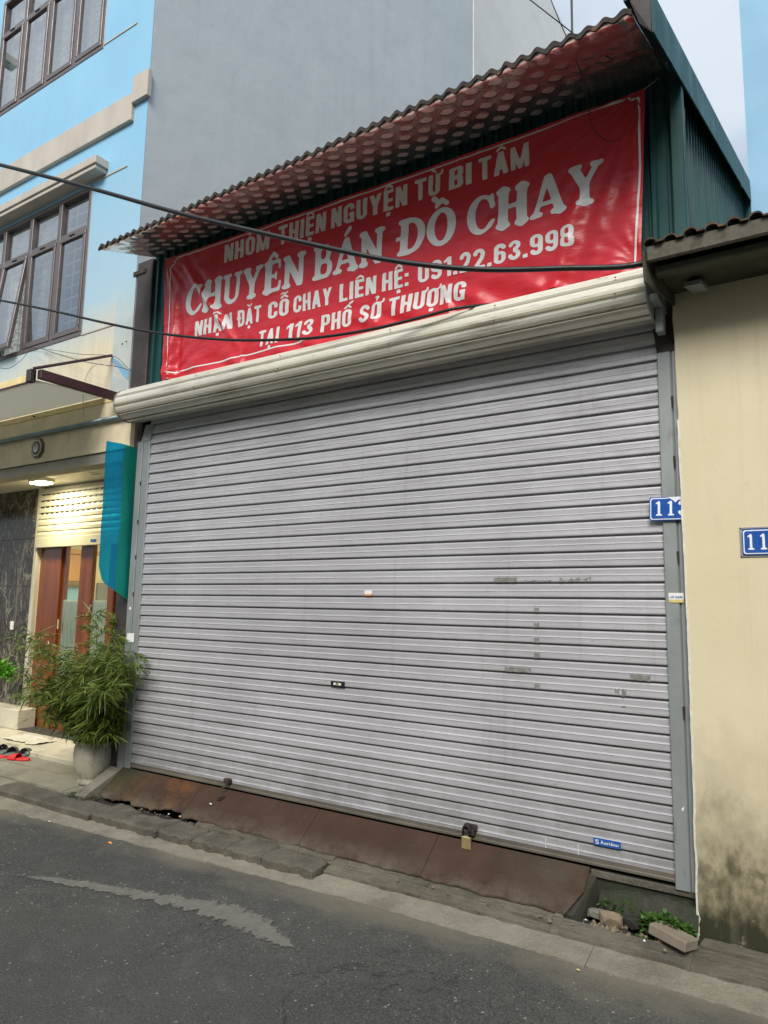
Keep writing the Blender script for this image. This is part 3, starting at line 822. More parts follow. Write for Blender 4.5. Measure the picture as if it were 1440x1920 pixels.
    if ch == '3':
        p = arc(0.26, 0.74, 0.2, 0.19, 160, -80); q = arc(0.26, 0.29, 0.22, 0.22, 85, -165)
        f = mn(s_poly(X, Y, p, 0.085), s_poly(X, Y, q, 0.085)); f = mn(f, mn(s_ell(X, Y, 0.1, 0.78, 0.1, 0.1), s_ell(X, Y, 0.09, 0.22, 0.1, 0.1))); return f, 0.55
    return g_sans(ch, X, Y, t)

def marks(mks, X, Y, w_, t, r):
    f = None
    def U(a):
        nonlocal f
        f = a if f is None else mn(f, a)
    c = w_ / 2
    circ = '\u0302' in mks
    for m in mks:
        if m == '\u0302': U(mn(s_seg(X, Y, c - 0.15, 1.09, c, 1.22, r), s_seg(X, Y, c + 0.15, 1.09, c, 1.22, r)))
        if m == '\u0301': U(s_seg(X, Y, c + (0.08 if circ else -0.05), 1.10 + (0.2 if circ else 0), c + 0.1 + (0.12 if circ else 0), 1.25 + (0.14 if circ else 0), r, r * 1.2))
        if m == '\u0300': U(s_seg(X, Y, c + (-0.1 if circ else 0.05), 1.10 + (0.08 if circ else 0), c - 0.1 - (0.14 if circ else 0), 1.25 + (0.06 if circ else 0), r, r * 1.2))
        if m == '\u0309': U(s_poly(X, Y, [(c - 0.08, 1.27), (c + 0.03, 1.31), (c + 0.08, 1.24), (c, 1.17), (c, 1.11)], r * 0.75))
        if m == '\u0303': U(s_poly(X, Y, [(c - 0.17, 1.32), (c - 0.08, 1.38), (c + 0.06, 1.31), (c + 0.16, 1.38)], r * 0.75))
        if m == '\u0306': U(s_poly(X, Y, arc(c, 1.25, 0.15, 0.13, 190, 350, 6), r * 0.8))
        if m == '\u0323': U(s_box(X, Y, c - t * 0.5, c + t * 0.5, -0.08 - t, -0.08))
        if m == '\u031b': U(s_poly(X, Y, [(w_ - 0.05, 0.9), (w_ + 0.07, 0.96), (w_ + 0.08, 1.1)], r * 0.9))
        if m == 'bar': U(s_box(X, Y, -0.07, 0.26, 0.44, 0.56))
    return f

def clip_cells(F, xs, ys):
    """polygons where F<0 on the grid"""
    vs, fs, idx = [], [], {}
    def V(k, x, y):
        if k not in idx:
            idx[k] = len(vs); vs.append((x, y))
        return idx[k]
    ny, nx = F.shape
    neg = F < 0
    for j in range(ny - 1):
        row = neg[j] | neg[j + 1]
        for i in np.nonzero(row[:-1] | row[1:])[0]:
            cs = [(i, j), (i + 1, j), (i + 1, j + 1), (i, j + 1)]
            poly = []
            for a in range(4):
                p, q = cs[a], cs[(a + 1) % 4]
                fp, fq = F[p[1], p[0]], F[q[1], q[0]]
                if fp < 0: poly.append(V(('c',) + p, xs[p[0]], ys[p[1]]))
                if (fp < 0) != (fq < 0):
                    t = fp / (fp - fq)
                    e = (min(p, q), max(p, q))
                    poly.append(V(e, xs[p[0]] + t * (xs[q[0]] - xs[p[0]]), ys[p[1]] + t * (ys[q[1]] - ys[p[1]])))
            poly = [p for k, p in enumerate(poly) if p != poly[k - 1]]
            if len(poly) >= 3: fs.append(tuple(poly))
    return vs, fs

def word_mesh(text, x0, x1, z0, z1, t=0.17, font=g_sans, cell=0.045, gap=0.09, slant=0.0):
    """letters of one word fitted between x0..x1, baseline z0, cap height z1-z0 -> list of (x,z) verts, faces"""
    glyphs = []
    penx = 0
    for ch in text:
        if ch == ' ': penx += 0.28; continue
        d = unicodedata.normalize('NFD', ch)
        base, mk = d[0], list(d[1:])
        if ch == 'Đ': base, mk = 'D', ['bar']
        xs = np.arange(-0.18, 1.2, cell); ys = np.arange(-0.4, 1.56, cell)
        X, Y = np.meshgrid(xs, ys)
        F, w_ = font(base, X, Y, t)
        fm = marks(mk, X, Y, w_, t * 1.0, 0.052 if font is g_sans else 0.062)
        if fm is not None: F = mn(F, fm)
        vs, fs = clip_cells(F + 1e-5, xs, ys)
        glyphs.append((penx, vs, fs))
        penx += w_ + gap
    tot = penx - gap
    sx = (x1 - x0) / tot; sz = z1 - z0
    V, Fc = [], []
    for px, vs, fs in glyphs:
        n = len(V)
        V += [(x0 + (px + a) * sx + slant * b * sz, z0 + b * sz) for a, b in vs]
        Fc += [tuple(i + n for i in f) for f in fs]
    return V, Fc

# ------------------------------------------------------------------ ground, road, kerb, pavement
def edge_y(x):      # kerb foot line
    return -0.47 + 0.035 * max(0.0, min(x, 2.2)) if x > 0 else -0.47

g = MB(); g.quad((-60, -60, -0.45), (60, -60, -0.45), (60, 60, -0.45), (-60, 60, -0.45))
tag(g.build('ground', M_GROUND), kind='structure')

xs = list(np.concatenate([np.linspace(-40, -5, 12), np.arange(-4.5, 9, 0.12), np.linspace(9.5, 40, 12)]))
ys = list(np.concatenate([np.linspace(-40, -6, 10), np.arange(-5.6, -0.19, 0.12)]))
vs = [(x, y, -0.262 - 0.012 * min(1, max(0, -y - 0.5)) + 0.006 * mnoise.noise(Vector((x * 1.3, y * 1.3, 0)))) for y in ys for x in xs]
nx = len(xs)
fs = [(j * nx + i, j * nx + i + 1, (j + 1) * nx + i + 1, (j + 1) * nx + i) for j in range(len(ys) - 1) for i in range(nx - 1)]
road = tag(obj('road', vs, fs, M_ROAD, smooth=True), kind='structure')

# dried smear: ragged thin sheet on the road
top = [(0.62, -1.22), (0.85, -1.13), (1.1, -1.04), (1.35, -0.97), (1.6, -0.90), (1.80, -0.84), (1.95, -0.80), (2.12, -0.85), (2.26, -0.92), (2.42, -0.985)]
bot = [(0.64, -1.245), (0.9, -1.17), (1.15, -1.10), (1.38, -1.05), (1.62, -1.01), (1.80, -1.00), (1.98, -1.02), (2.12, -1.02), (2.28, -1.01), (2.44, -0.995)]
N = 260
vs = []
for k in range(N + 1):
    u = k / N * (len(top) - 1); i = min(int(u), len(top) - 2); f = u - i
    a = Vector(top[i]).lerp(Vector(top[i + 1]), f); b = Vector(bot[i]).lerp(Vector(bot[i + 1]), f)
    ja = 0.034 * mnoise.fractal(Vector((u * 3, 0, 0)), 0.55, 2.2, 7); jb = 0.034 * mnoise.fractal(Vector((u * 3, 9, 0)), 0.55, 2.2, 7)
    sc = min(1, 0.15 + 2 * k / N, 4 * (1 - k / N) + 0.05)
    for p, j in ((a, ja), (b, jb)):
        x, y = p.x, p.y + j * sc
        z = -0.262 - 0.012 * min(1, max(0, -y - 0.5)) + 0.006 * mnoise.noise(Vector((x * 1.3, y * 1.3, 0)))
        vs.append((x, y, z + 0.0035))
v3 = []; fade = []
for k in range(N + 1):
    p, q = Vector(vs[2 * k]), Vector(vs[2 * k + 1])
    v3 += [p + (p - q).normalized() * 0.02, p.lerp(q, 0.5), q + (q - p).normalized() * 0.02]
    e = min(1, k / 30, (N - k) / 20)
    fade += [0.0, min(1.0, 0.35 + (p - q).length * 9) * (0.3 + 0.7 * e), 0.0]
fs = []
for k in range(N):
    a = 3 * k
    fs += [(a, a + 3, a + 4, a + 1), (a + 1, a + 4, a + 5, a + 2)]
sm = obj('cement_smear', v3, fs, M_SMEAR, road)
at_ = sm.data.attributes.new('fade', 'FLOAT', 'POINT')
at_.data.foreach_set('value', fade)
# small pale chips lying on the asphalt
mb = MB()
for k in range(420):
    x = rnd.uniform(-0.5, 5.2); y = -0.6 - abs(rnd.gauss(0, 1.0)); rr = rnd.uniform(0.002, 0.006)
    z = -0.262 - 0.012 * min(1, max(0, -y - 0.5)) + 0.006 * mnoise.noise(Vector((x * 1.3, y * 1.3, 0)))
    a = rnd.uniform(0, 6)
    vs = [(x + rr * math.cos(a + i * 1.57) * rnd.uniform(0.5, 1.3), y + rr * math.sin(a + i * 1.57) * rnd.uniform(0.5, 1.3), z + 0.001) for i in range(4)]
    vs.append((x, y, z + rr * 0.7))
    mb.add(vs, [(0, 1, 4), (1, 2, 4), (2, 3, 4), (3, 0, 4)])
tag(mb.build('grit', M_GUTTER, road), kind='stuff')

# gutter strip: pale concrete with a ragged outer edge, thin above the road
def strip(name, xa, xb, yin, yout, zin, zout, mat, parent=None, jit=0.012, n=160, freq=5.0, seed=0, thick=0.02, jin=0.0):
    vs = []
    for k in range(n + 1):
        x = xa + (xb - xa) * k / n
        yo = yout(x) + jit * mnoise.fractal(Vector((x * freq, seed, 0)), 0.7, 2.1, 5)
        yi = yin(x) + jin * mnoise.fractal(Vector((x * freq, seed + 5, 0)), 0.7, 2.1, 5)
        w1 = 0.004 * mnoise.noise(Vector((x * 4, seed + 2, 0)))
        zi, zo = zin(x), zout(x)
        for q in (0, 0.33, 0.66, 1):
            vs.append((x, yi + (yo - yi) * q, zi + (zo - zi) * q + w1 * (1 if 0 < q < 1 else 0.3)))
        vs.append((x, yo - 0.002, zo - thick))
        vs.append((x, yi + 0.002, zi - thick))
    fs = []
    for k in range(n):
        a = k * 6
        for q in range(5):
            fs.append((a + q, a + q + 1, a + q + 7, a + q + 6))
    fs.append((0, 5, 4, 3, 2, 1)); e = n * 6
    fs.append((e, e + 1, e + 2, e + 3, e + 4, e + 5))
    return obj(name, vs, fs, mat, parent)
kerb = tag(thing('kerb', None, None), kind='structure')
kl = edge_y
go = lambda x: (-0.585 + 0.055 * x) if x < 2.2 else -0.464 + 0.022 * (x - 2.2)
slabs = [(-3.0, -1.6), (-1.6, -0.1), (-0.1, 1.35), (1.35, 2.62), (2.62, 3.47), (3.47, 4.75), (4.75, 7.5)]
for i, (a, b) in enumerate(slabs):
    strip('gutter_slab', a + 0.001, b - 0.001, lambda x: (kl(x) + 0.03) if x < 2.03 else -0.315 + 0.012 * (x - 2), go,
          lambda x: -0.236 if x < 2.03 else -0.226, lambda x: -0.2575, M_GUTTER, kerb, 0.016, 70, 5.0, i * 1.3)
# stones of the kerb, one mesh each
def stone(x0, x1, y0, y1, zt0, zt1, zb, name, mat, parent, jit=0.006, seed=0):
    """y0 outer, y1 inner"""
    n = 7
    rs = random.Random(seed)
    ring = []
    for k in range(n + 1): ring.append((x0 + (x1 - x0) * k / n, y0 if not callable(y0) else y0(x0 + (x1 - x0) * k / n)))
    inn = []
    for k in range(n + 1): inn.append((x0 + (x1 - x0) * k / n, y1 if not callable(y1) else y1(x0 + (x1 - x0) * k / n)))
    vs = []
    for k in range(n + 1):
        e = 0.012
        j = [rs.uniform(-jit, jit) for _ in range(6)]
        xo = ring[k][0] + (e if k == 0 else -e if k == n else 0)
        vs += [(ring[k][0], ring[k][1] + j[0], zb), (ring[k][0], ring[k][1] + j[0], zt0 - e + j[1] * 0.5), (xo, ring[k][1] + e + j[0], zt0 + j[1] * 0.6),
               (xo, (ring[k][1] + inn[k][1]) / 2, (zt0 + zt1) / 2 + j[2] * 0.6), (xo, inn[k][1] - e + j[3], zt1 + j[4] * 0.6), (inn[k][0], inn[k][1] + j[3], zt1 - e), (inn[k][0], inn[k][1] + j[3], zb)]
    fs = []
    for k in range(n):
        for q in range(6):
            a = k * 7 + q
            fs.append((a, a + 1, a + 8, a + 7))
    fs.append(tuple(range(6, -1, -1))); fs.append(tuple(n * 7 + q for q in range(7)))
    return obj(name, vs, fs, mat, parent)
kx = [0.20, 0.47, 0.83, 1.13, 1.39, 1.66, 2.02]
for i in range(len(kx) - 1):
    stone(kx[i] + 0.004, kx[i + 1] - 0.004, kl, lambda x: -0.255 + 0.02 * math.sin(x * 9), -0.192, -0.176 + rnd.uniform(-0.012, 0.004), -0.28, 'kerb_stone', M_KERB, kerb, 0.013, i)
ax = [2.03, 2.62, 3.27, 3.85, 4.75, 7.5]
for i in range(len(ax) - 1):
    strip('apron_slab', ax[i] + 0.0008, ax[i + 1] - 0.0008, lambda x: -0.19 if x < 3.26 else (-0.215 if x < 3.851 else -0.06), lambda x: -0.325 + 0.012 * (x - 2),
          lambda x: -0.172 if x < 3.3 else -0.186, lambda x: -0.216, M_APRON, kerb, 0.008, 60, 6.0, 10 + i, 0.05, 0.008)
# rough bed between ramp foot and kerb stones, and under the pit
def bed(name, x0, x1, y0, y1, zf, mat, parent, nx_=60, ny_=14, amp=0.02, seed=0, kind=None):
    vs = []
    for j in range(ny_ + 1):
        for i in range(nx_ + 1):
            x = x0 + (x1 - x0) * i / nx_; y = y0 + (y1 - y0) * j / ny_
            vs.append((x, y, zf(x, y) + amp * mnoise.fractal(Vector((x * 14, y * 14, seed)), 0.7, 2.1, 5)))
    fs = [(j * (nx_ + 1) + i, j * (nx_ + 1) + i + 1, (j + 1) * (nx_ + 1) + i + 1, (j + 1) * (nx_ + 1) + i) for j in range(ny_) for i in range(nx_)]
    o = obj(name, vs, fs, mat, parent)
    if kind: o['kind'] = kind
    return o
bed('bedding', -0.15, 2.03, -0.30, -0.17, lambda x, y: -0.205, M_RUBBLE, kerb, 160, 12, 0.016, 3, 'stuff')
strip('mortar_strip', 0.95, 2.03, lambda x: -0.185, lambda x: -0.250, lambda x: -0.166, lambda x: -0.183, M_APRON, kerb, 0.014, 80, 8.0, 33, 0.05, 0.004)

# pavement of the left house
pave = tag(thing('pavement', None, None), kind='structure')
def pz(x, y):  # tile top
    return -0.165 - 0.06 * max(0, -y) if y < 0.3 else -0.165
txs = [-4.6, -4.18, -3.76, -3.34, -2.92, -2.50, -2.08, -1.66, -1.24, -0.82, -0.40, -0.15]
tys = [-0.28, -0.02, 0.30]
for i in range(len(txs) - 1):
    for j in range(len(tys) - 1):
        a, b, c, d = txs[i] + 0.003, txs[i + 1] - 0.003, tys[j] + 0.003, tys[j + 1] - 0.003
        dz = rnd.uniform(-0.003, 0.003)
        vs = [(x, y, pz(x, y) + dz + rnd.uniform(-0.0015, 0.0015)) for x, y in ((a, c), (b, c), (b, d), (a, d))] + [(x, y, -0.26) for x, y in ((a, c), (b, c), (b, d), (a, d))]
        obj('paving_tile', vs, [(0, 1, 2, 3), (0, 4, 5, 1), (1, 5, 6, 2), (2, 6, 7, 3), (3, 7, 4, 0)], M_PAVE, pave)
ex = [-4.6, -3.5, -2.6, -1.75, -0.95, -0.33, 0.20]
for i in range(len(ex) - 1):
    stone(ex[i] + 0.004, ex[i + 1] - 0.004, lambda x: -0.475, lambda x: -0.285, -0.196, -0.186, -0.28, 'edge_slab', M_PAVE if i < 4 else M_KERB, pave, 0.004, 40 + i)
bed('pavement_bed', -4.6, 0.2, -0.47, 0.32, lambda x, y: -0.235, M_RUBBLE, pave, 100, 20, 0.008, 8, 'stuff')
# sloping low kerb at the left side of the ramp
mb = MB()
for k in range(1):
    mb.add([(-0.20, -0.03, -0.2), (-0.07, -0.03, -0.2), (-0.10, -0.30, -0.21), (-0.22, -0.30, -0.21), (-0.20, -0.03, -0.02), (-0.07, -0.03, -0.02), (-0.10, -0.30, -0.165), (-0.22, -0.30, -0.175)],
           [(4, 5, 6, 7), (0, 3, 2, 1), (0, 1, 5, 4), (1, 2, 6, 5), (2, 3, 7, 6), (3, 0, 4, 7)])
mb.build('sloping_kerb', M_CONCRETE, pave)

# ------------------------------------------------------------------ the metal shed
shed = tag(thing('metal_shed', 'green corrugated metal shed with a wide grey rolling shutter and a tiled-look lean-to roof', 'building', (1.87, 0.1, 0)))
W = 3.749
PITCHZ = 0.077
Z0 = 31.1 * PITCHZ
# concrete threshold and dark inside
part(MB().box(-0.14, 3.83, 0.0, 0.4, -0.3, -0.022), 'threshold', M_LEDGE, shed)
part(MB().box(-0.13, 3.82, 0.10, 0.12, -0.02, 2.75), 'backing_panel', M_RUSTDARK, shed)
# corrugated front wall panels
def corr(x0, x1, z0, z1, y, pitch=0.19, h=0.022, axis='x', ztop=None):
    mb = MB()
    pts = []
    n = int(round((x1 - x0) / pitch))
    p = (x1 - x0) / n
    for i in range(n):
        a = x0 + i * p
        pts += [(a, 0), (a + p * 0.42, 0), (a + p * 0.45, 0.003), (a + p * 0.48, 0), (a + p * 0.60, 0), (a + p * 0.68, h), (a + p * 0.88, h), (a + p * 0.96, 0)]
    pts.append((x1, 0))
    vs = []
    for a, d in pts:
        zt = z1 if ztop is None else ztop(a)
        if axis == 'x': vs += [(a, y - d, z0), (a, y - d, zt)]
        else: vs += [(y + d, a, z0), (y + d, a, zt)]
    fs = [(2 * i, 2 * i + 2, 2 * i + 3, 2 * i + 1) for i in range(len(pts) - 1)]
    return mb.add(vs, fs)
fx = [-0.12, 0.84, 1.79, 2.74, 3.87]
for i in range(4):
    part(corr(fx[i] - 0.02, fx[i + 1] + (0.02 if i < 3 else 0), 2.62, 3.985, 0.03 + 0.001 * (i % 2), 0.095), 'wall_sheet', M_GREEN, shed)
ys_ = [0.04, 1.04, 2.04, 3.04, 4.04]
for i in range(4):
    part(corr(ys_[i], ys_[i + 1], -0.2, 3, 3.833, 0.10, 0.016, 'y', lambda a: 3.985 + 0.334 * a), 'side_wall_sheet', M_GREEN, shed)
part(MB().box(3.82, 3.912, 3.425, 3.438, 2.6, 5.12), 'end_panel', M_GREEN, shed)
part(MB().rbox(3.845, 3.905, -0.01, 0.05, 2.6, 3.93), 'corner_trim', M_GREEN, shed)
# frame post at left
part(MB().rbox(-0.315, -0.125, 0.0, 0.14, -0.16, 3.97, 0.006), 'steel_post', M_POST, shed)
part(MB().rbox(-0.36, -0.20, -0.01, 0.03, 3.86, 3.90, 0.004), 'bracket', M_RUSTDARK, shed)
# roof: corrugated sheets rising to the back
def eave(x):  # (y,z) of the front edge at x
    u = (x + 0.12) / 3.95
    y = -0.50 - 0.18 * u
    return y, 3.985 - 0.035 * u + 0.32 * y
WL = 0.0790
def roof_sheet(x0, x1, dz):
    nxs = int((x1 - x0) / (WL / 8))
    vt, vb = [], []
    rows = [0, 0.05, 0.15, 0.3, 0.5, 1.0, 2.0, 4.75]
    for r_ in rows:
        for i in range(nxs + 1):
            x = x0 + (x1 - x0) * i / nxs
            ye, ze = eave(x)
            wv = 0.011 * math.cos(2 * math.pi * x / WL)
            jit = 0.010 * mnoise.fractal(Vector((x * 9, 4, 0)), 0.8, 2.1, 4) if r_ == 0 else 0
            y = ye + r_ + jit; z = ze + 0.32 * r_ + wv + dz + (0.004 * mnoise.noise(Vector((x * 5, 0, 0))))
            vt.append((x, y, z + 0.004)); vb.append((x, y, z if r_ == 0 else z - wv - 0.013))
    n = nxs + 1; nr = len(rows)
    off = len(vt)
    vs = vt + vb
    fs = []; mi = []
    for r_ in range(nr - 1):
        for i in range(nxs):
            a = r_ * n + i
            fs.append((a, a + 1, a + n + 1, a + n)); mi.append(0)
            b = a + off
            fs.append((b, b + n, b + n + 1, b + 1)); mi.append(1)
    for i in range(nxs):
        fs.append((i, i + off, i + 1 + off, i + 1)); mi.append(0)
    for r_ in range(nr - 1):
        a = r_ * n; fs.append((a, a + n, a + n + off, a + off)); mi.append(0)
        a = r_ * n + nxs; fs.append((a, a + off, a + n + off, a + n)); mi.append(0)
    return vs, fs, mi
rx = [-0.12, 0.84, 1.84, 2.84, 3.83]
for i in range(4):
    vs, fs, mi = roof_sheet(rx[i], rx[i + 1] + (0.04 if i < 3 else 0), 0.002 * (i % 2))
    o = obj('roof_sheet', vs, fs, None, None, True, [M_ROOFEDGE, M_ROOFU], mi)
    o.parent = shed; o.location = -shed.location
# dark rotten lip hanging at the eave, following the waves
mb = MB()
nn = int(3.95 / (WL / 10))
vs = []
for i in range(nn + 1):
    x = -0.12 + 3.95 * i / nn
    ye, ze = eave(x)
    ye += 0.010 * mnoise.fractal(Vector((x * 9, 4, 0)), 0.8, 2.1, 4)
    wv = 0.011 * math.cos(2 * math.pi * x / WL)
    th = 0.012 + 0.010 * max(0, mnoise.fractal(Vector((x * 12, 7, 0)), 0.6, 2.1, 5))
    vs += [(x, ye - 0.004, ze + wv + 0.011), (x, ye - 0.004, ze + wv - th), (x, ye + 0.010, ze + wv - th * 0.8), (x, ye + 0.010, ze + wv + 0.013)]
fs = []
for i in range(nn):
    a = i * 4
    fs += [(a, a + 4, a + 5, a + 1), (a + 1, a + 5, a + 6, a + 2), (a + 3, a + 2, a + 6, a + 7), (a, a + 3, a + 7, a + 4)]
mb.add(vs, fs)
part(mb, 'eave_lip', M_ROOFEDGE, shed)
# purlin and rafters below the roof

# gable flashing along the right roof edge (an L-shaped green sheet)
mb = MB()
def gz(y): return 3.985 + 0.335 * y
P = []
for y in (-0.70, 3.42):
    z = gz(y)
    P += [(3.80, y, z + 0.03), (3.915, y, z + 0.03), (3.918, y, z - 0.175), (3.912, y, z - 0.175), (3.909, y, z + 0.022), (3.80, y, z + 0.022)]
fs = [(i, (i + 1) % 6, (i + 1) % 6 + 6, i + 6) for i in range(6)] + [(5, 4, 3, 2, 1, 0), (6, 7, 8, 9, 10, 11)]
mb.add(P, fs)
part(mb, 'gable_flashing', M_GREEN, shed)
mb = MB()
_g = gz(-0.70)
mb.add([(3.825, -0.695, _g + 0.02), (3.909, -0.70, _g + 0.02), (3.909, -0.70, _g - 0.17), (3.86, -0.69, _g - 0.10), (3.825, -0.685, _g + 0.02), (3.909, -0.69, _g + 0.02), (3.909, -0.69, _g - 0.17), (3.86, -0.68, _g - 0.10)],
       [(0, 3, 2, 1), (4, 5, 6, 7), (0, 1, 5, 4), (1, 2, 6, 5), (2, 3, 7, 6), (3, 0, 4, 7)])
part(mb, 'gable_end_cap', M_POST, shed)
# lining of the overhang beside the flashing


# rolling shutter with slats
rs_ = tag(bpy.data.objects.new('rolling_shutter', None)); COL.objects.link(rs_); rs_.parent = shed; rs_.location = -shed.location + Vector((0, 0, 0))
prof = [(0.012, 0.000), (-0.003, -0.003), (-0.005, -0.010), (-0.0045, -0.0325), (-0.0115, -0.0360), (-0.0140, -0.0385), (-0.0118, -0.0400), (-0.012, -0.050), (-0.013, -0.063), (-0.0125, -0.0675), (-0.010, -0.0695), (0.009, -0.0702), (0.012, -0.077)]
def slat_mesh():
    n = len(prof); secs = 24
    vs = []
    for k in range(secs + 1):
        x = -0.012 + (W + 0.02) * k / secs
        for i, (y, z) in enumerate(prof):
            xx = x
            if k == 0 and i < 4: xx += 0.016
            if k == secs and i < 4: xx -= 0.006
            vs.append((xx, y, z))
    fs = [(k * n + i, k * n + i + 1, (k + 1) * n + i + 1, (k + 1) * n + i) for k in range(secs) for i in range(n - 1)]
    mi = [1 if i in (4, 5) else 0 for k in range(secs) for i in range(n - 1)]
    return vs, fs, mi
sv, sf, smi = slat_mesh()
me_slat = None
for k in range(-4, 31):
    if me_slat is None:
        o = obj('slat', sv, sf, None, None, False, [M_SHUT, M_SHUTSHEEN], smi); me_slat = o.data
    else:
        o = bpy.data.objects.new('slat', me_slat); COL.objects.link(o)
    o.parent = rs_
    o.location = (0, rnd.uniform(-0.0012, 0.0012), Z0 - k * PITCHZ)
    o.rotation_euler = (rnd.uniform(-0.012, 0.012), 0, 0)
bb = MB().rbox(0.0, W, -0.020, 0.006, -0.004, 0.012, 0.003)
bb.box(0.0, W, -0.012, 0.0, 0.012, 0.030)
def spart(mb, name, mat, label=None):
    o = mb.build(name, mat, rs_)
    if label: o['label'] = label
    return o
spart(bb, 'bottom_bar', M_BARDIRT)
# left-over tape and stickers on the slats (each at the lower flat of its slat)
def slat_z(k, u): return Z0 - k * PITCHZ - u * PITCHZ
def tape(x0, x1, k, u0=0.54, u1=0.93, rag=0.3):
    mb = MB()
    n = max(2, int((x1 - x0) / 0.012))
    vs = []
    for i in range(n + 1):
        x = x0 + (x1 - x0) * i / n
        vs += [(x, -0.0135, slat_z(k, u0 + rnd.uniform(0, rag * 0.35) * (1 if 0 < i < n else 0.3))), (x, -0.0158, slat_z(k, u1 - rnd.uniform(0, rag * 0.25)))]
    mb.add(vs, [(2 * i, 2 * i + 1, 2 * i + 3, 2 * i + 2) for i in range(n)])
    spart(mb, 'tape_remnant', M_TAPE)
tape(2.88, 3.01, 13); tape(3.05, 3.20, 13, 0.75, 0.9, 0.6); tape(3.24, 3.40, 13, 0.55, 0.92, 0.8)
for k in (15, 16, 17, 18): tape(3.102, 3.130, k, 0.55, 0.95)
tape(3.10, 3.13, 20, 0.55, 0.9, 0.7)
tape(2.94, 3.085, 19); tape(3.575, 3.668, 19, 0.52, 0.95)
tape(3.502, 3.522, 20, 0.45, 0.95, 0.9); tape(3.535, 3.556, 20, 0.5, 0.95, 0.9); tape(3.53, 3.556, 21, 0.4, 0.6, 0.9)
kk = 21
kp = spart(MB().rbox(1.812, 1.915, -0.0185, -0.0135, slat_z(kk, 0.95), slat_z(kk, 0.55), 0.001), 'key_plate', M_BLACK)
obj('key_cover', *(lambda m: (m.v, m.f))(MB().box(1.835, 1.852, -0.0205, -0.018, slat_z(kk, 0.83), slat_z(kk, 0.66)).box(1.872, 1.89, -0.0205, -0.018, slat_z(kk, 0.83), slat_z(kk, 0.66))), M_PAPER, rs_)
bm_ = MB(); bm_.tube([(1.862, -0.018, slat_z(kk, 0.75)), (1.862, -0.0215, slat_z(kk, 0.75))], 0.011, 12)
spart(bm_, 'key_cylinder', M_BRASS)
spart(MB().box(2.045, 2.097, -0.0165, -0.0135, slat_z(14, 0.78), slat_z(14, 0.5)), 'paper_sticker', M_PAPER)
spart(MB().box(2.050, 2.090, -0.0168, -0.0135, slat_z(14, 0.90), slat_z(14, 0.785)), 'orange_sticker', M_ORANGEP)
spart(MB().box(3.387, 3.512, -0.0168, -0.0135, slat_z(29, 0.92), slat_z(29, 0.50)), 'maker_sticker', M_BLUEP)
def flat_text(text, x0, x1, z0, z1, y, name, mat, parent, t=0.15, font=g_sans, cell=0.09, slant=0):
    V, F_ = word_mesh(text, x0, x1, z0, z1, t, font, cell, 0.09, slant)
    off = Vector((0, 0, 0)); p = parent
    while p is not None: off += p.location; p = p.parent
    o = obj(name, [(a, y, b) for a, b in V], F_, mat)
    o.parent = parent; o.location = -off
    return o
flat_text('Austdoor', 3.420, 3.505, slat_z(29, 0.80), slat_z(29, 0.60), -0.0175, 'sticker_text', M_PAPER, rs_, 0.13)
flat_text('S', 3.394, 3.412, slat_z(29, 0.84), slat_z(29, 0.58), -0.0175, 'sticker_mark', M_PAPER, rs_, 0.15)
# stencilled advert dots and a few loose paint drips
mb = MB()
for x in (3.15, 3.31):
    k = 29.5
    mb = MB().box(x, x + 0.003, -0.0165, -0.0135, 0.05 - rnd.uniform(0.01, 0.03), 0.075)
    spart(mb, 'paint_drip', M_PAPER)
# guide rails
def guide(x0, x1, xg, nm):
    mb = MB()
    mb.rbox(x0, xg - 0.002, -0.026, 0.05, -0.03, 2.43, 0.004)
    mb.rbox(xg + 0.002, x1, -0.022, 0.05, -0.03, 2.43, 0.004)
    mb.box(xg - 0.002, xg + 0.002, -0.012, 0.05, -0.03, 2.43)
    return part(mb, nm, M_GALV, shed)
guide(-0.137, 0.004, -0.072, 'guide_rail')
guide(3.747, 3.847, 3.811, 'guide_rail')
# flared throats above the rails
for x0, x1, x2, x3 in ((-0.10, 0.004, -0.07, 0.06), (3.747, 3.84, 3.73, 3.80)):
    mb = MB(); mb.add([(x0, -0.022, 2.43), (x1, -0.022, 2.43), (x3 - 0.03, -0.012, 2.56), (x2, -0.012, 2.56), (x0, 0.03, 2.43), (x1, 0.03, 2.43), (x3 - 0.03, 0.03, 2.56), (x2, 0.03, 2.56)],
                      [(0, 1, 2, 3), (0, 4, 5, 1), (1, 5, 6, 2), (3, 7, 4, 0), (7, 6, 5, 4), (2, 6, 7, 3)])
    part(mb, 'guide_throat', M_GALV if x0 < 1 else M_RUSTDARK, shed)
part(MB().rbox(3.79, 3.835, 0.0, 0.06, 2.43, 2.95, 0.003), 'dark_upright', M_RUSTDARK, shed)
for z in (2.18, 1.89, 1.44, 0.74):
    mb = MB(); mb.tube([(3.811, -0.029, z + 0.022), (3.812, -0.031, z), (3.811, -0.028, z - 0.035)], 0.006, 6, 0.003)
    part(mb, 'weld_spot', M_RUSTDARK, shed)
for z in (2.1, 1.8, 1.53, 1.25):
    mb = MB(); mb.tube([(-0.072, -0.029, z + 0.012), (-0.072, -0.029, z - 0.02)], 0.004, 6, 0.002)
    part(mb, 'weld_spot', M_RUSTDARK, shed)
st = part(MB().box(3.763, 3.828, -0.0285, -0.0262, 1.226, 1.270), 'advert_sticker', M_PAPER, shed)
part(MB().box(3.763, 3.828, -0.0290, -0.0262, 1.226, 1.2405), 'advert_sticker_base', M_YELLOWP, shed)
flat_text('LẮP MẠNG', 3.768, 3.824, 1.2455, 1.256, -0.0292, 'advert_text', M_TEXTBLUE, shed, 0.17)
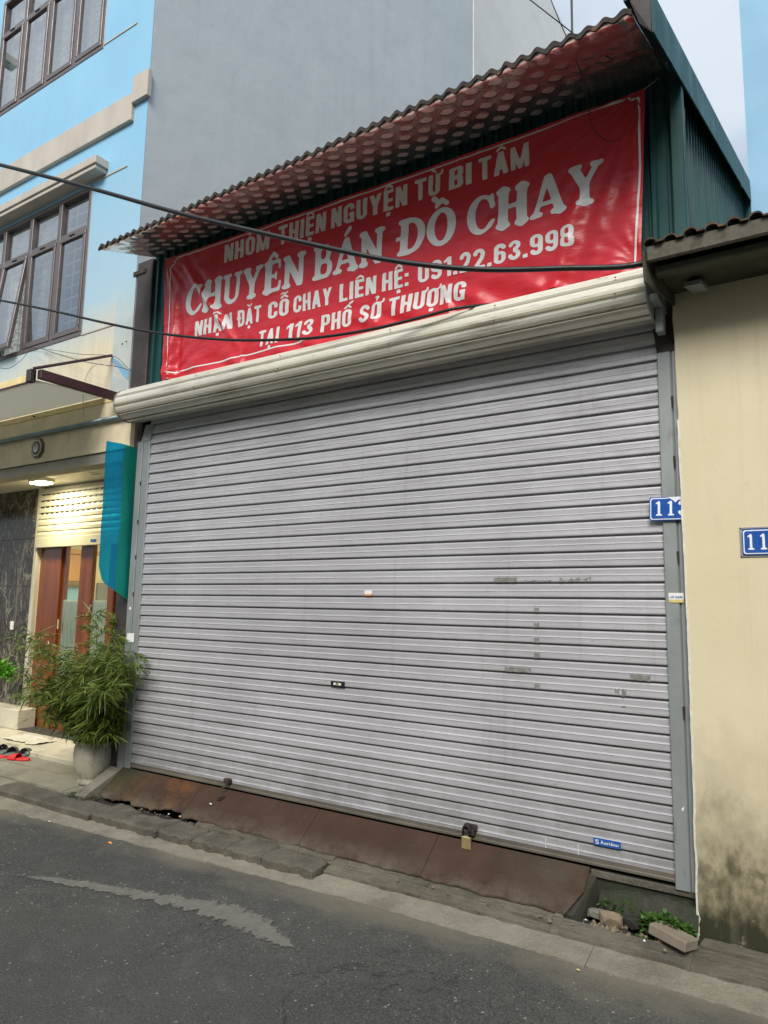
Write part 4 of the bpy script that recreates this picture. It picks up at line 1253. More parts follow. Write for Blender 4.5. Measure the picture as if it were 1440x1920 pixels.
part(MB().box(-0.106, -0.086, -0.0275, -0.0262, 1.13, 1.15), 'paper_scrap', M_PAPER, shed)
part(MB().box(-0.118, -0.03, -0.0278, -0.0262, 0.89, 0.955), 'paper_scrap', M_PAPER, shed)
mb = MB(); mb.add([(3.785, -0.0275, 0.318), (3.793, -0.0275, 0.326), (3.797, -0.0275, 0.332), (3.796, -0.0275, 0.318), (3.790, -0.0275, 0.306), (3.787, -0.0275, 0.313)], [(0, 5, 4, 3, 2, 1)])
part(mb, 'paint_mark', M_PAPER, shed)

# box cover: ribbed half-drum
CY, CZ, RR = -0.142, 2.688, 0.120
angs = []
prof2 = []
nseg = 6
for k in range(nseg):
    a0 = R(95 + k * (200 / nseg)); a1 = R(95 + (k + 1) * (200 / nseg))
    c0 = (CY + RR * math.cos(a0), CZ + RR * math.sin(a0)); c1 = (CY + RR * math.cos(a1), CZ + RR * math.sin(a1))
    def L(t, d=0.0):
        y = c0[0] + (c1[0] - c0[0]) * t; z = c0[1] + (c1[1] - c0[1]) * t
        am = (a0 + a1) / 2
        return (y + d * math.cos(am), z + d * math.sin(am))
    prof2 += [L(0.04), L(0.25, 0.006), L(0.5, 0.008), L(0.72, 0.006), L(0.78, 0.000), L(0.81, -0.014), L(0.91, -0.014), L(0.94, 0.008), L(0.97, 0.006)]
prof2 += [(0.02, CZ - RR * 0.78), (0.02, CZ + RR * 0.98)]
mb = MB(); mb.extrude_x(prof2, -0.130, 3.755, True, True)
part(mb, 'box_cover', M_BOX, shed)
for xx in (-0.135, 3.755):
    mb = MB()
    n = 26
    vs = [(xx, CY + (RR + 0.010) * math.cos(2 * math.pi * k / n), CZ + (RR + 0.010) * math.sin(2 * math.pi * k / n)) for k in range(n)]
    vs += [(xx + 0.006, v[1], v[2]) for v in vs]
    mb.add(vs, [tuple(range(n - 1, -1, -1)), tuple(range(n, 2 * n))] + [(k, (k + 1) % n, (k + 1) % n + n, k + n) for k in range(n)])
    part(mb, 'box_end_plate', M_GALV, shed)
mb = MB()
for x in (0.75, 1.52, 2.35, 3.0, 3.62):
    for a in (150, 190):
        c = (x, CY + (RR + 0.012) * math.cos(R(a)), CZ + (RR + 0.012) * math.sin(R(a)))
        mb.tube([c, (c[0], c[1] - 0.003, c[2])], 0.004, 6)
part(mb, 'rivets', M_RUSTDARK, shed)['kind'] = 'stuff'
part(MB().rbox(-0.175, -0.145, -0.12, -0.07, 2.585, 2.615, 0.003), 'bearing_lug', M_RUSTDARK, shed)
part(MB().rbox(3.76, 3.80, -0.2, 0.0, 2.62, 2.66, 0.003).rbox(3.765, 3.80, -0.12, -0.06, 2.5, 2.62, 0.003), 'axle_bracket', M_GALV, shed)

# ------------------------------------------------------------------ padlocks
pl = thing('padlock', 'brass padlock hanging from the right hasp at the foot of the shutter', 'padlock', (2.739, -0.04, 0.0))
part(MB().rbox(2.712, 2.764, -0.062, -0.040, -0.045, 0.020, 0.006), 'lock_body', M_BRASS, pl)
sh = [(2.720, -0.051, 0.018), (2.720, -0.051, 0.050)] + [(2.738 - 0.018 * math.cos(t), -0.051, 0.050 + 0.020 * math.sin(t)) for t in np.linspace(0.3, 2.84, 7)] + [(2.756, -0.051, 0.050), (2.756, -0.051, 0.018)]
part(MB().tube(sh, 0.007, 8), 'shackle', M_BLACK, pl, True)
part(MB().rbox(2.715, 2.785, -0.035, -0.012, 0.045, 0.075, 0.004).rbox(2.745, 2.775, -0.04, -0.012, 0.02, 0.05, 0.004), 'hasp', M_RUSTDARK, pl)
pl2 = thing('door_latch', 'small rusty black hasp at the foot of the shutter with no padlock', 'hasp', (1.0, -0.03, 0.03))
part(MB().rbox(0.972, 1.028, -0.042, -0.012, 0.030, 0.058, 0.005), 'latch_block', M_RUSTDARK, pl2)
part(MB().tube([(1.01, -0.03, 0.04), (1.01, -0.06, 0.01), (0.99, -0.07, 0.005)], 0.005, 6), 'latch_ring', M_RUSTDARK, pl2)
tag(MB().tube([(1.03, -0.075, -0.035), (1.01, -0.095, -0.06), (0.985, -0.10, -0.064), (0.99, -0.085, -0.052), (1.02, -0.07, -0.033)], 0.004, 6).build('wire_loop', M_RUSTDARK),
    'small bent wire loop lying on the rusty ramp below the left hasp', 'wire')

# ------------------------------------------------------------------ rusty ramp
ramp = thing('loading_ramp', 'rusty brown steel plate ramp sloping from the shutter to the kerb', 'ramp', (1.7, -0.12, -0.1))
px_ = [-0.07, 0.78, 1.76, 2.56, 3.37]
for i in range(4):
    a, b = px_[i] + 0.0015, px_[i + 1] - 0.0015
    n = 30
    vs = []
    for k in range(n + 1):
        x = a + (b - a) * k / n
        rag = (0.030 if i == 0 else 0.018 if i == 1 else 0.010) * mnoise.fractal(Vector((x * 7, 2, 0)), 0.8, 2.1, 4)
        yb = -0.215 + rag + (0.03 * math.exp(-((x - 0.75) / 0.12) ** 2) if i == 0 else 0)
        sag = 0.004 * mnoise.noise(Vector((x * 2, 5, 0)))
        xs2 = x + (0.02 if (i == 3 and k == n) else 0)
        def zt(y): return -0.012 + (y + 0.022) * 0.80
        ydeep = yb
        vs += [(x, -0.022, zt(-0.022)), (x, -0.12, zt(-0.12) + sag), (x - (0.06 if (i == 3) else 0) * (k / n), ydeep, zt(ydeep)), (x - (0.06 if (i == 3) else 0) * (k / n), ydeep, zt(ydeep) - 0.008), (x, -0.022, zt(-0.022) - 0.008)]
    fs = []
    for k in range(n):
        q = k * 5
        for j in range(5):
            fs.append((q + j, q + (j + 1) % 5, q + (j + 1) % 5 + 5, q + j + 5))
    fs += [(4, 3, 2, 1, 0), tuple(n * 5 + j for j in range(5))]
    part(MB().add(vs, fs), 'ramp_plate', M_RUST, ramp)
# concrete cheek at the ramp's right end
mb = MB(); mb.add([(3.30, -0.20, -0.24), (3.355, -0.20, -0.24), (3.405, -0.03, -0.24), (3.36, -0.03, -0.24), (3.30, -0.20, -0.172), (3.34, -0.20, -0.178), (3.40, -0.03, -0.05), (3.36, -0.03, -0.03)],
                  [(4, 5, 6, 7), (0, 3, 2, 1), (0, 1, 5, 4), (1, 2, 6, 5), (2, 3, 7, 6), (3, 0, 4, 7)])
part(mb, 'ramp_cheek', M_LEDGE, ramp)

# pit right of the ramp: broken ledge, rubble, weeds, brick
led = bed('broken_ledge', 3.42, 3.845, -0.085, 0.01, lambda x, y: -0.082 - 2.2 * max(0, -y - 0.045) - 0.05 * max(0, 3.55 - x) * 4, M_LEDGE, None, 60, 18, 0.016, 12)
led.parent = None
tag(led, 'broken mossy concrete ledge under the right end of the shutter', 'ledge')
tag(bed('rubble', 3.36, 3.85, -0.225, -0.02, lambda x, y: -0.205, M_RUBBLE, None, 60, 26, 0.022, 20), 'dark rubble and dirt lying in the hole beside the ramp', 'rubble', kind='stuff')
tag(MB().rbox(3.37, 3.83, -0.015, 0.0, -0.055, -0.024, 0.003).build('sill_board', M_KERB), 'brown sill board below the right end of the shutter', 'board')
def rock(cx, cy, cz, sx, sy, sz, rot, mat, name, seed):
    bm = bmesh.new(); bmesh.ops.create_icosphere(bm, subdivisions=2, radius=1)
    rs2 = random.Random(seed)
    for v in bm.verts:
        n = mnoise.noise(v.co * 1.3 + Vector((seed, 0, 0)))
        v.co *= 1 + 0.35 * n
        v.co = Vector((max(-0.8, min(0.8, v.co.x)) * sx, max(-0.75, min(0.75, v.co.y)) * sy, max(-0.6, min(0.6, v.co.z)) * sz))
    me = bpy.data.meshes.new(name); bm.to_mesh(me); bm.free(); me.materials.append(mat)
    o = bpy.data.objects.new(name, me); COL.objects.link(o); o.location = (cx, cy, cz); o.rotation_euler = rot
    return o
tag(rock(3.50, -0.155, -0.165, 0.06, 0.04, 0.035, (0.2, 0.1, 0.5), M_STONE, 'stone', 3), 'tan broken stone lying at the edge of the hole, left of the weeds', 'stone')
tag(rock(3.585, -0.13, -0.165, 0.05, 0.035, 0.035, (0.1, -0.2, -0.4), M_RUBBLE, 'stone', 5), 'dark rounded stone between the tan stone and the weeds', 'stone')
tag(rock(3.43, -0.12, -0.17, 0.055, 0.03, 0.025, (0.1, 0.1, 0.2), M_CONCRETE, 'stone', 8), 'flat grey stone beside the foot of the rusty ramp', 'stone')
bk = MB().rbox(-0.085, 0.085, -0.048, 0.048, -0.022, 0.022, 0.005).build('brick', M_BRICK)
bk.location = (3.768, -0.205, -0.152); bk.rotation_euler = (R(-6), R(5), R(-22))
tag(bk, 'dusty tan brick lying in front of the weeds at the wall corner', 'brick')
mb = MB()
for k in range(150):
    if k < 75: x, y, z = rnd.uniform(3.38, 3.83), rnd.uniform(-0.22, -0.09), -0.19
    elif k < 120: x, y, z = rnd.uniform(0.3, 2.0), -0.238 + rnd.uniform(-0.014, 0.014), -0.186
    else: x, y, z = rnd.uniform(2.0, 3.8), rnd.uniform(-0.3, -0.2), -0.188
    r_ = rnd.uniform(0.003, 0.010) * (1.5 if k < 75 else 1)
    a = rnd.uniform(0, 6)
    b_ = [(x + r_ * math.cos(a + i * 1.257) * rnd.uniform(0.6, 1.3), y + r_ * math.sin(a + i * 1.257) * rnd.uniform(0.6, 1.3), z) for i in range(5)]
    mb.add(b_ + [(u_ * 0.5 + x * 0.5, v_ * 0.5 + y * 0.5, z + r_ * rnd.uniform(0.5, 1.1)) for u_, v_, w_ in b_], [(i, (i + 1) % 5, (i + 1) % 5 + 5, i + 5) for i in range(5)] + [(5, 6, 7, 8, 9)])
tag(mb.build('debris', M_STONE), 'small stone chips scattered in the hole and along the kerb joints', 'debris', kind='stuff')
def leaf(mb, base, d, length, width, droop, side):
    """narrow three-quad blade"""
    p = Vector(base); d = Vector(d).normalized()
    sdv = d.cross(Vector((0, 0, 1)))
    if sdv.length < 0.1: sdv = Vector((1, 0, 0))
    sdv = (sdv.normalized() * math.cos(side) + d.cross(sdv.normalized()) * math.sin(side)).normalized()
    pts = []; n = 3
    wds = (0.15, 1.0, 0.75, 0.0)
    for k in range(n + 1):
        pts.append((p.copy(), wds[k] * width / 2))
        p = p + d * (length / n); d = (d + Vector((0, 0, -droop / n))).normalized()
    vs = []
    for q, w_ in pts[:-1]: vs += [q - sdv * w_, q + sdv * w_]
    vs.append(pts[-1][0])
    mb.add(vs, [(0, 1, 3, 2), (2, 3, 5, 4), (4, 5, 6)])
def weeds(cx, cy, cz, rx_, ry_, h, n, mat, name, size=0.022, seed=1):
    rs2 = random.Random(seed); mb = MB()
    for k in range(n):
        a = rs2.uniform(0, 6.28); r_ = math.sqrt(rs2.random())
        b = Vector((cx + rx_ * r_ * math.cos(a), cy + ry_ * r_ * math.sin(a), cz + h * rs2.random() * (1 - r_ * 0.6)))
        d = Vector((math.cos(a) * 0.6 + rs2.uniform(-.5, .5), math.sin(a) * 0.6 + rs2.uniform(-.5, .5), rs2.uniform(-0.1, 0.9)))
        leaf(mb, b, d, size * rs2.uniform(0.7, 1.5), size * rs2.uniform(0.45, 0.8), rs2.uniform(0.2, 1.2), rs2.uniform(-0.6, 0.6))
    return mb.build(name, mat)
tag(weeds(3.725, -0.13, -0.178, 0.11, 0.06, 0.085, 560, M_WEED, 'weeds', 0.024, 2), 'green weeds growing behind the brick at the wall corner', 'weeds', kind='stuff')
tag(weeds(3.64, -0.20, -0.205, 0.04, 0.025, 0.02, 70, M_WEED, 'weeds', 0.016, 4), 'low weeds growing left of the brick by the stones', 'weeds', kind='stuff')
tag(weeds(3.50, -0.07, -0.15, 0.07, 0.03, 0.05, 60, M_WEED, 'weeds', 0.018, 5), 'sparse weeds in the dark hole beside the ramp', 'weeds', kind='stuff')
tag(weeds(-0.17, -0.27, -0.185, 0.14, 0.07, 0.012, 500, M_MOSS, 'moss', 0.010, 6), 'patch of moss and low grass on the kerb in front of the pot', 'moss', kind='stuff')

# litter
def scrap(x, y, z, sx, sy, mat, lab, seed):
    rs2 = random.Random(seed); n = 7
    vs = [(x + sx * math.cos(i * 6.283 / n) * rs2.uniform(0.5, 1), y + sy * math.sin(i * 6.283 / n) * rs2.uniform(0.5, 1), z + rs2.uniform(0.001, 0.008)) for i in range(n)] + [(x, y, z + 0.011)]
    return tag(obj('litter', vs, [(i, (i + 1) % n, n) for i in range(n)], mat), lab, 'litter')
scrap(0.955, -0.125, -0.092, 0.018, 0.012, M_PAPER, 'white paper scrap lying on the rusty ramp below the left hasp', 1)
scrap(0.63, -0.62, -0.262, 0.022, 0.010, M_ORANGEP, 'orange and white cigarette end lying on the asphalt left', 2)
scrap(3.46, -0.49, -0.262, 0.014, 0.007, M_YELLOWP, 'yellow scrap lying on the asphalt near the gutter', 3)
scrap(0.80, -0.235, -0.170, 0.018, 0.008, M_YELLOWP, 'yellow wrapper caught in the gap behind the kerb stones', 4)
scrap(0.70, -0.24, -0.172, 0.012, 0.006, M_PAPER, 'tiny white scrap in the gap behind the kerb stones', 5)
scrap(-0.03, -0.60, -0.258, 0.016, 0.009, M_PAPER, 'white scrap in the dust below the left pavement edge', 6)
scrap(3.405, -0.215, -0.178, 0.018, 0.008, M_PAPER, 'white foil scraps at the foot of the ramp by the hole', 7)
scrap(3.66, -0.235, -0.190, 0.010, 0.012, M_PAPER, 'white crumpled paper beside the brick', 8)

# ------------------------------------------------------------------ banner
ban = thing('banner', 'red vinyl banner with white Vietnamese lettering stretched over the shutter', 'banner', (1.9, -0.05, 2.9))
BX0, BX1 = 0.105, 3.742
def btop(x): return 3.868 - 0.045 * (x - BX0) / (BX1 - BX0) - 0.012 * math.sin(math.pi * (x - BX0) / (BX1 - BX0))
def bbot(x): return 2.862
def ripple(x, z):
    """wrinkles: fans from the four tie points plus slack folds"""
    y = 0.0
    for cx, cz, k, amp, fall, ph in ((3.742, 3.83, 30, 0.0060, 0.95, 0.3), (0.105, 3.87, 22, 0.0045, 0.30, 1.1), (0.13, 2.87, 20, 0.006, 0.35, 0.5), (3.68, 2.90, 18, 0.002, 0.40, 2.0)):
        dx, dz = x - cx, z - cz
        r_ = math.hypot(dx, dz) + 1e-4
        th = math.atan2(dz, dx)
        y += amp * math.sin(th * k + ph + 1.5 * mnoise.noise(Vector((r_ * 2, cx, th)))) * math.exp(-r_ / fall) * min(1, r_ * 9)
    # slack vertical folds at left and right
    y += -0.034 * math.exp(-((x - 0.245 - 0.03 * (z - 3.3)) / 0.030) ** 2) * max(0, min(1, (3.62 - z) * 2)) * 1.0
    y += 0.024 * math.exp(-((x - 0.31 - 0.03 * (z - 3.3)) / 0.035) ** 2) * max(0, min(1, (3.6 - z) * 2))
    s_ = (x - 0.30) * 0.70 + (z - 3.80) * 0.55   # diagonal crease at left
    ln = (x - 0.30) * 0.55 - (z - 3.80) * 0.70
    if 0 < ln < 0.95: y += -0.026 * math.exp(-(s_ / 0.022) ** 2) * math.sin(math.pi * ln / 0.95) + 0.010 * math.exp(-((s_ - 0.05) / 0.03) ** 2)
    y += -0.020 * math.exp(-((x - 3.32 - 0.28 * (z - 3.1)) / 0.040) ** 2) * max(0, min(1, (3.5 - z) * 2.5))
    y += 0.014 * math.exp(-((x - 3.42 - 0.28 * (z - 3.1)) / 0.045) ** 2) * max(0, min(1, (3.5 - z) * 2.5))
    # fine horizontal tension lines and low billow
    y += 0.0035 * mnoise.fractal(Vector((x * 2.2, z * 9, 1)), 0.8, 2.0, 3)
    y += 0.006 * mnoise.noise(Vector((x * 2.5, z * 2.5, 5)))
    y += 0.0045 * mnoise.fractal(Vector((x * 7 + z * 5, z * 7 - x * 3, 9)), 0.8, 2.0, 2)
    for xc, sl_ in ((0.98, 0.30), (1.55, -0.25), (2.10, 0.22), (2.62, -0.18)):
        y += -0.012 * math.exp(-((x - xc - sl_ * (z - 2.9)) / 0.025) ** 2) * max(0, min(1, (3.12 - z) * 5))
    lo = max(0, min(1, (3.06 - z) / 0.15))
    y += lo * 0.010 * math.sin(x * 17 + 3 * mnoise.noise(Vector((x * 3, z * 5, 0))) + z * 22)
    return -0.058 + y
NX, NZ = 420, 110
vs = []
for j in range(NZ + 1):
    for i in range(NX + 1):
        x = BX0 + (BX1 - BX0) * i / NX
        z = bbot(x) + (btop(x) - bbot(x)) * j / NZ
        xx = x + (0.035 * (1 - j / NZ) * (1 - i / NX)) - 0.05 * (i / NX) * (1 - j / NZ)
        vs.append((xx, ripple(xx, z), z))
fs = [(j * (NX + 1) + i, j * (NX + 1) + i + 1, (j + 1) * (NX + 1) + i + 1, (j + 1) * (NX + 1) + i) for j in range(NZ) for i in range(NX)]
part(MB().add(vs, fs), 'banner_sheet', M_RED, ban, True)
def on_banner(V, F_, name, tilt=0.0, x0=0.0):
    V = [(a, b + tilt * (a - x0)) for a, b in V]
    o = obj(name, [(a, ripple(a, b) - 0.0016, b) for a, b in V], F_, M_WHITEPRINT, None, True)
    o.parent = ban; o.location = -ban.location
    return o
def line(words, z0, z1, t, font=g_sans, cell=0.045, gap=0.09, slant=0.0, name='banner_lettering', tilt=0.0, xr=0.0):
    for wd, a, b in words:
        v_, f_ = word_mesh(wd, a, b, z0, z1, t, font, cell, gap, slant)
        on_banner(v_, f_, 'printed_word', tilt, xr)
line([('NHÓM', 0.76, 1.20), ('THIỆN', 1.284, 1.70), ('NGUYỆN', 1.745, 2.33), ('TỪ', 2.384, 2.56), ('BI', 2.62, 2.77), ('TÂM', 2.812, 3.12)], 3.664, 3.802, 0.195, tilt=-0.020, xr=0.76)
line([('CHUYÊN', 0.365, 1.535), ('BÁN', 1.60, 2.165), ('ĐỒ', 2.265, 2.665), ('CHAY', 2.735, 3.52)], 3.335, 3.568, 0.2, g_serif, 0.034, 0.04, 0.03, tilt=-0.016, xr=0.36)
line([('NHẬN', 0.49, 0.865), ('ĐẶT', 0.925, 1.15), ('CỖ', 1.215, 1.405), ('CHAY', 1.445, 1.765), ('LIÊN', 1.83, 2.115), ('HỆ:', 2.16, 2.35), ('091.22.63.998', 2.415, 3.365)], 3.152, 3.272, 0.185, tilt=-0.027, xr=0.49)
line([('TẠI', 1.13, 1.318), ('113', 1.38, 1.62), ('PHỐ', 1.68, 1.925), ('SỞ', 1.985, 2.15), ('THƯỢNG', 2.205, 2.725)], 2.950, 3.062, 0.185, slant=0.1, tilt=-0.012, xr=1.13)
# white border line with notched corners
def bline(pts, w_=0.010):
    V, F_ = [], []
    for (x0, z0), (x1, z1) in zip(pts[:-1], pts[1:]):
        L_ = math.hypot(x1 - x0, z1 - z0); n = max(1, int(L_ / 0.012))
        nxn, nzn = -(z1 - z0) / L_ * w_ / 2, (x1 - x0) / L_ * w_ / 2
        b = len(V)
        for k in range(n + 1):
            t = k / n; x = x0 + (x1 - x0) * t; z = z0 + (z1 - z0) * t
            V += [(x - nxn, z - nzn), (x + nxn, z + nzn)]
        F_ += [(b + 2 * k, b + 2 * k + 2, b + 2 * k + 3, b + 2 * k + 1) for k in range(n)]
    return V, F_
top_line = [(0.26 + (3.66 - 0.26) * i / 20, btop(0.26 + (3.66 - 0.26) * i / 20) - 0.022) for i in range(21)]
on_banner(*bline([(0.19, 2.97), (0.185, 3.30), (0.18, 3.79), (0.21, 3.795), (0.225, 3.83), (0.26, btop(0.26) - 0.022)]), 'banner_border')
on_banner(*bline(top_line), 'banner_border')
on_banner(*bline([(3.66, btop(3.66) - 0.022), (3.67, 3.785), (3.712, 3.782), (3.705, 3.4), (3.665, 2.90)]), 'banner_border')
on_banner(*bline([(0.19, 2.97), (0.205, 2.955), (0.215, 2.925), (0.24, 2.915), (1.0, 2.915), (1.6, 2.914)]), 'banner_border')
part(MB().tube([(0.11, -0.055, 3.865), (0.06, -0.03, 3.90), (0.04, 0.0, 3.93)], 0.003, 5), 'tie_cord', M_WIREW, ban)
part(MB().tube([(3.735, -0.055, 3.82), (3.78, -0.03, 3.86), (3.80, 0.0, 3.90)], 0.003, 5), 'tie_cord', M_WIREW, ban)

# ------------------------------------------------------------------ house number plates
def plate(name, label, x0, x1, z0, z1, y, txt, tx, rot=0):
    p = thing(name, label, 'house number sign', ((x0 + x1) / 2, y, (z0 + z1) / 2))
    def rr(a, b, c, d, r_, yy, thick):
        n = 5; pts = []
        for cx, cz, st_ in ((b - r_, d - r_, 0), (a + r_, d - r_, 90), (a + r_, c + r_, 180), (b - r_, c + r_, 270)):
            for k in range(n + 1): pts.append((cx + r_ * math.cos(R(st_ + 90 * k / n)), cz + r_ * math.sin(R(st_ + 90 * k / n))))
        m = len(pts)
        vs = [(u, yy, v_) for u, v_ in pts] + [(u, yy + thick, v_) for u, v_ in pts]
        return MB().add(vs, [tuple(range(m - 1, -1, -1)), tuple(range(m, 2 * m))] + [(k, (k + 1) % m, (k + 1) % m + m, k + m) for k in range(m)])
    part(rr(x0, x1, z0, z1, 0.008, y, 0.006), 'plate_back', M_SIGNBLUE, p)
    part(rr(x0 + 0.004, x1 - 0.004, z0 + 0.004, z1 - 0.004, 0.010, y - 0.0012, 0.001), 'plate_border', M_SIGNWHITE, p)
    part(rr(x0 + 0.009, x1 - 0.009, z0 + 0.009, z1 - 0.009, 0.010, y - 0.0024, 0.001), 'plate_face', M_SIGNBLUE, p)
    for ch, a, b in txt:
        flat_text(ch, a, b, z0 + tx[0], z0 + tx[1], y - 0.0036, 'plate_number', M_SIGNWHITE, p, 0.2, g_serif, 0.06)
    p.rotation_euler = (0, rot, 0)
    return p
n1 = plate('number_plate', 'blue enamel house number 113 plate with chipped corner, half covered by the cream wall', 3.693, 3.868, 1.607, 1.718, -0.040, [('1', 3.722, 3.752), ('1', 3.775, 3.805), ('3', 3.824, 3.858)], (0.022, 0.092), R(1.5))
mb = MB(); mb.add([(3.775, -0.0440, 1.716), (3.800, -0.0440, 1.700), (3.810, -0.0440, 1.690), (3.825, -0.0440, 1.703), (3.845, -0.0440, 1.698), (3.866, -0.0440, 1.690), (3.866, -0.0440, 1.717)], [tuple(range(7))])
part(mb, 'chipped_enamel', M_SIGNWHITE, n1)
n2 = plate('number_plate', 'blue enamel house number plate reading 11 fixed on the cream wall', 4.084, 4.245, 1.435, 1.548, -0.060, [('1', 4.105, 4.132), ('1', 4.154, 4.181)], (0.022, 0.092), R(0))
part(MB().box(4.075, 4.255, -0.055, -0.050, 1.427, 1.432).box(4.075, 4.255, -0.055, -0.050, 1.551, 1.557).box(4.075, 4.080, -0.055, -0.050, 1.427, 1.557).box(4.250, 4.255, -0.055, -0.050, 1.427, 1.557), 'plate_rim', M_GALV, n2)

# ------------------------------------------------------------------ cream wall and its eave (right)
cw = thing('cream_house', 'cream plastered house wall with mouldy foot and a low tiled eave, right of the shutter', 'building', (5.8, 0.4, 0))
# wall front with a wavering left edge
nz_ = 90; vs = []
for k in range(nz_ + 1):
    z = -0.24 + (2.72 + 0.24) * k / nz_
    xe = 3.838 + 0.004 * mnoise.fractal(Vector((z * 6, 1, 0)), 0.8, 2.1, 4) + 0.006 * math.sin(z * 1.7)
    vs += [(xe, 0.0, z), (xe, -0.046, z), (xe + 0.004, -0.050, z), (3.95, -0.050, z), (4.6, -0.05, z), (8.5, -0.05, z)]
fs = [(k * 6 + q, k * 6 + q + 1, k * 6 + q + 7, k * 6 + q + 6) for k in range(nz_) for q in range(5)]
part(MB().add(vs, fs), 'wall', M_CREAM, cw)
vs = []
for k in range(nz_ * 2 + 1):
    z = -0.22 + 2.3 * k / (nz_ * 2)
    xe = 3.838 + 0.004 * mnoise.fractal(Vector((z * 6, 1, 0)), 0.8, 2.1, 4) + 0.006 * math.sin(z * 1.7)
    w_ = 0.004 + 0.004 * abs(mnoise.fractal(Vector((z * 14, 3, 0)), 0.6, 2.1, 4)) * 2
    vs += [(xe - 0.003, -0.03, z), (xe - 0.003, -0.051, z), (xe + w_, -0.0525, z), (xe + w_, -0.049, z)]
fs = [(k * 4 + q, k * 4 + q + 1, k * 4 + q + 5, k * 4 + q + 4) for k in range(nz_ * 2) for q in range(3)]
part(MB().add(vs, fs), 'plaster_edge', M_RAWPLASTER, cw)
part(MB().box(3.93, 8.5, 0.0, 4, -0.2, 2.7), 'wall_mass', M_CREAM, cw)
part(MB().rbox(3.84, 8.5, -0.072, -0.045, -0.26, -0.195, 0.006), 'wall_foot', M_RUBBLE, cw)
# eave
part(MB().rbox(3.80, 8.5, -0.42, -0.395, 2.715, 2.785, 0.004), 'eave_board', M_EAVE, cw)
part(MB().rbox(3.82, 8.5, -0.36, -0.30, 2.675, 2.712, 0.004), 'eave_batten', M_EAVEDARK, cw)
part(MB().box(3.80, 8.5, -0.395, 0.2, 2.785, 2.80).box(3.83, 8.5, -0.30, 0.0, 2.700, 2.712), 'soffit', M_EAVEDARK, cw)
mb = MB(); A = [(3.782, -0.425, 2.765), (3.782, -0.41, 2.625), (3.835, -0.055, 2.640), (3.828, -0.055, 2.80)]
mb.add(A + [(x + 0.012, y, z) for x, y, z in A], [(0, 3, 2, 1), (4, 5, 6, 7), (0, 1, 5, 4), (1, 2, 6, 5), (2, 3, 7, 6), (3, 0, 4, 7)])
part(mb, 'eave_side_board', M_EAVEDARK, cw)
# corrugated tile ends + roof
TW = 0.083
tv = []
def tile_roof():
    mb = MB(); n = 10
    for i in range(int((8.4 - 3.79) / TW)):
        x0 = 3.79 + i * TW
        vs = []
        for (y, z) in ((-0.44 + rnd.uniform(-0.006, 0.006), 2.792), (1.6, 2.792 + 0.45)):
            for k in range(n + 1):
                a = math.pi * k / n
                vs.append((x0 + TW * 0.36 - TW * 0.30 * math.cos(a), y, z + 0.020 * math.sin(a)))
            vs.append((x0 + TW, y, z))
        m = n + 2
        yield MB().add(vs + [(v[0], v[1], v[2] - 0.008) for v in vs], [(k, k + 1, k + 1 + m, k + m) for k in range(m - 1)] + [(k + 2 * m, k + 3 * m, k + 1 + 3 * m, k + 1 + 2 * m) for k in range(m - 1)] + [(k, k + 2 * m, k + 1 + 2 * m, k + 1) for k in range(m - 1)])
for t_ in tile_roof():
    part(t_, 'roof_tile', M_TILE, cw)
# lamp under the eave
fl = thing('eave_lamp', 'small unlit floodlight fixed under the tiled eave of the cream house', 'lamp', (3.95, -0.16, 2.66))
mb = MB(); P = [(-0.045, -0.03, 0.008), (0.03, -0.05, 0.0), (0.05, 0.03, -0.008), (-0.02, 0.045, 0.0)]
mb.add([(a + 3.955, b - 0.16, c + 2.655) for a, b, c in P] + [(a + 3.955, b - 0.16, c + 2.675) for a, b, c in P], [(0, 3, 2, 1), (4, 5, 6, 7), (0, 1, 5, 4), (1, 2, 6, 5), (2, 3, 7, 6), (3, 0, 4, 7)])
part(mb, 'lamp_glass', M_GALV, fl)
part(MB().rbox(3.93, 3.98, -0.19, -0.12, 2.676, 2.70, 0.004), 'lamp_housing', M_BLACK, fl)

# tall light blue house behind, right
bh = thing('pale_blue_house', 'tall pale blue rendered house rising behind the shed, at the right', 'building', (7, 5, 0))
part(MB().box(3.905, 11, 3.44, 12, -0.3, 12), 'wall', M_BLUE2, bh)

# ------------------------------------------------------------------ blue house (left)
lh = thing('blue_house', 'tall light blue house with bronze windows and a lit porch at the left', 'building', (-3.0, 3.0, 0))
XR = -0.33
wins = [(-2.93, -1.03, 6.27, 7.68), (-2.93, -1.03, 3.49, 4.905)]
holes = [(a, b, c, d) for a, b, c, d in wins]
mb = wall_holes(-8, XR, 2.60, 14.6, holes, 0.0, 0.10)
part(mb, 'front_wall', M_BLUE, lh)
part(MB().box(XR - 0.2, XR, 0.004, 6.3, 2.45, 14.6).box(XR - 0.012, XR, 0.03, 6.3, -0.3, 2.45), 'side_wall', M_GREY, lh)
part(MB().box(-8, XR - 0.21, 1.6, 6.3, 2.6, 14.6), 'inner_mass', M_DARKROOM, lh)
lh2 = thing('grey_house', 'paler grey rendered house wall joining the blue house at the back', 'building', (-2, 9, 0))
part(MB().box(-4, XR + 0.012, 6.31, 20, -0.3, 14.62), 'wall', M_GREY2, lh2)

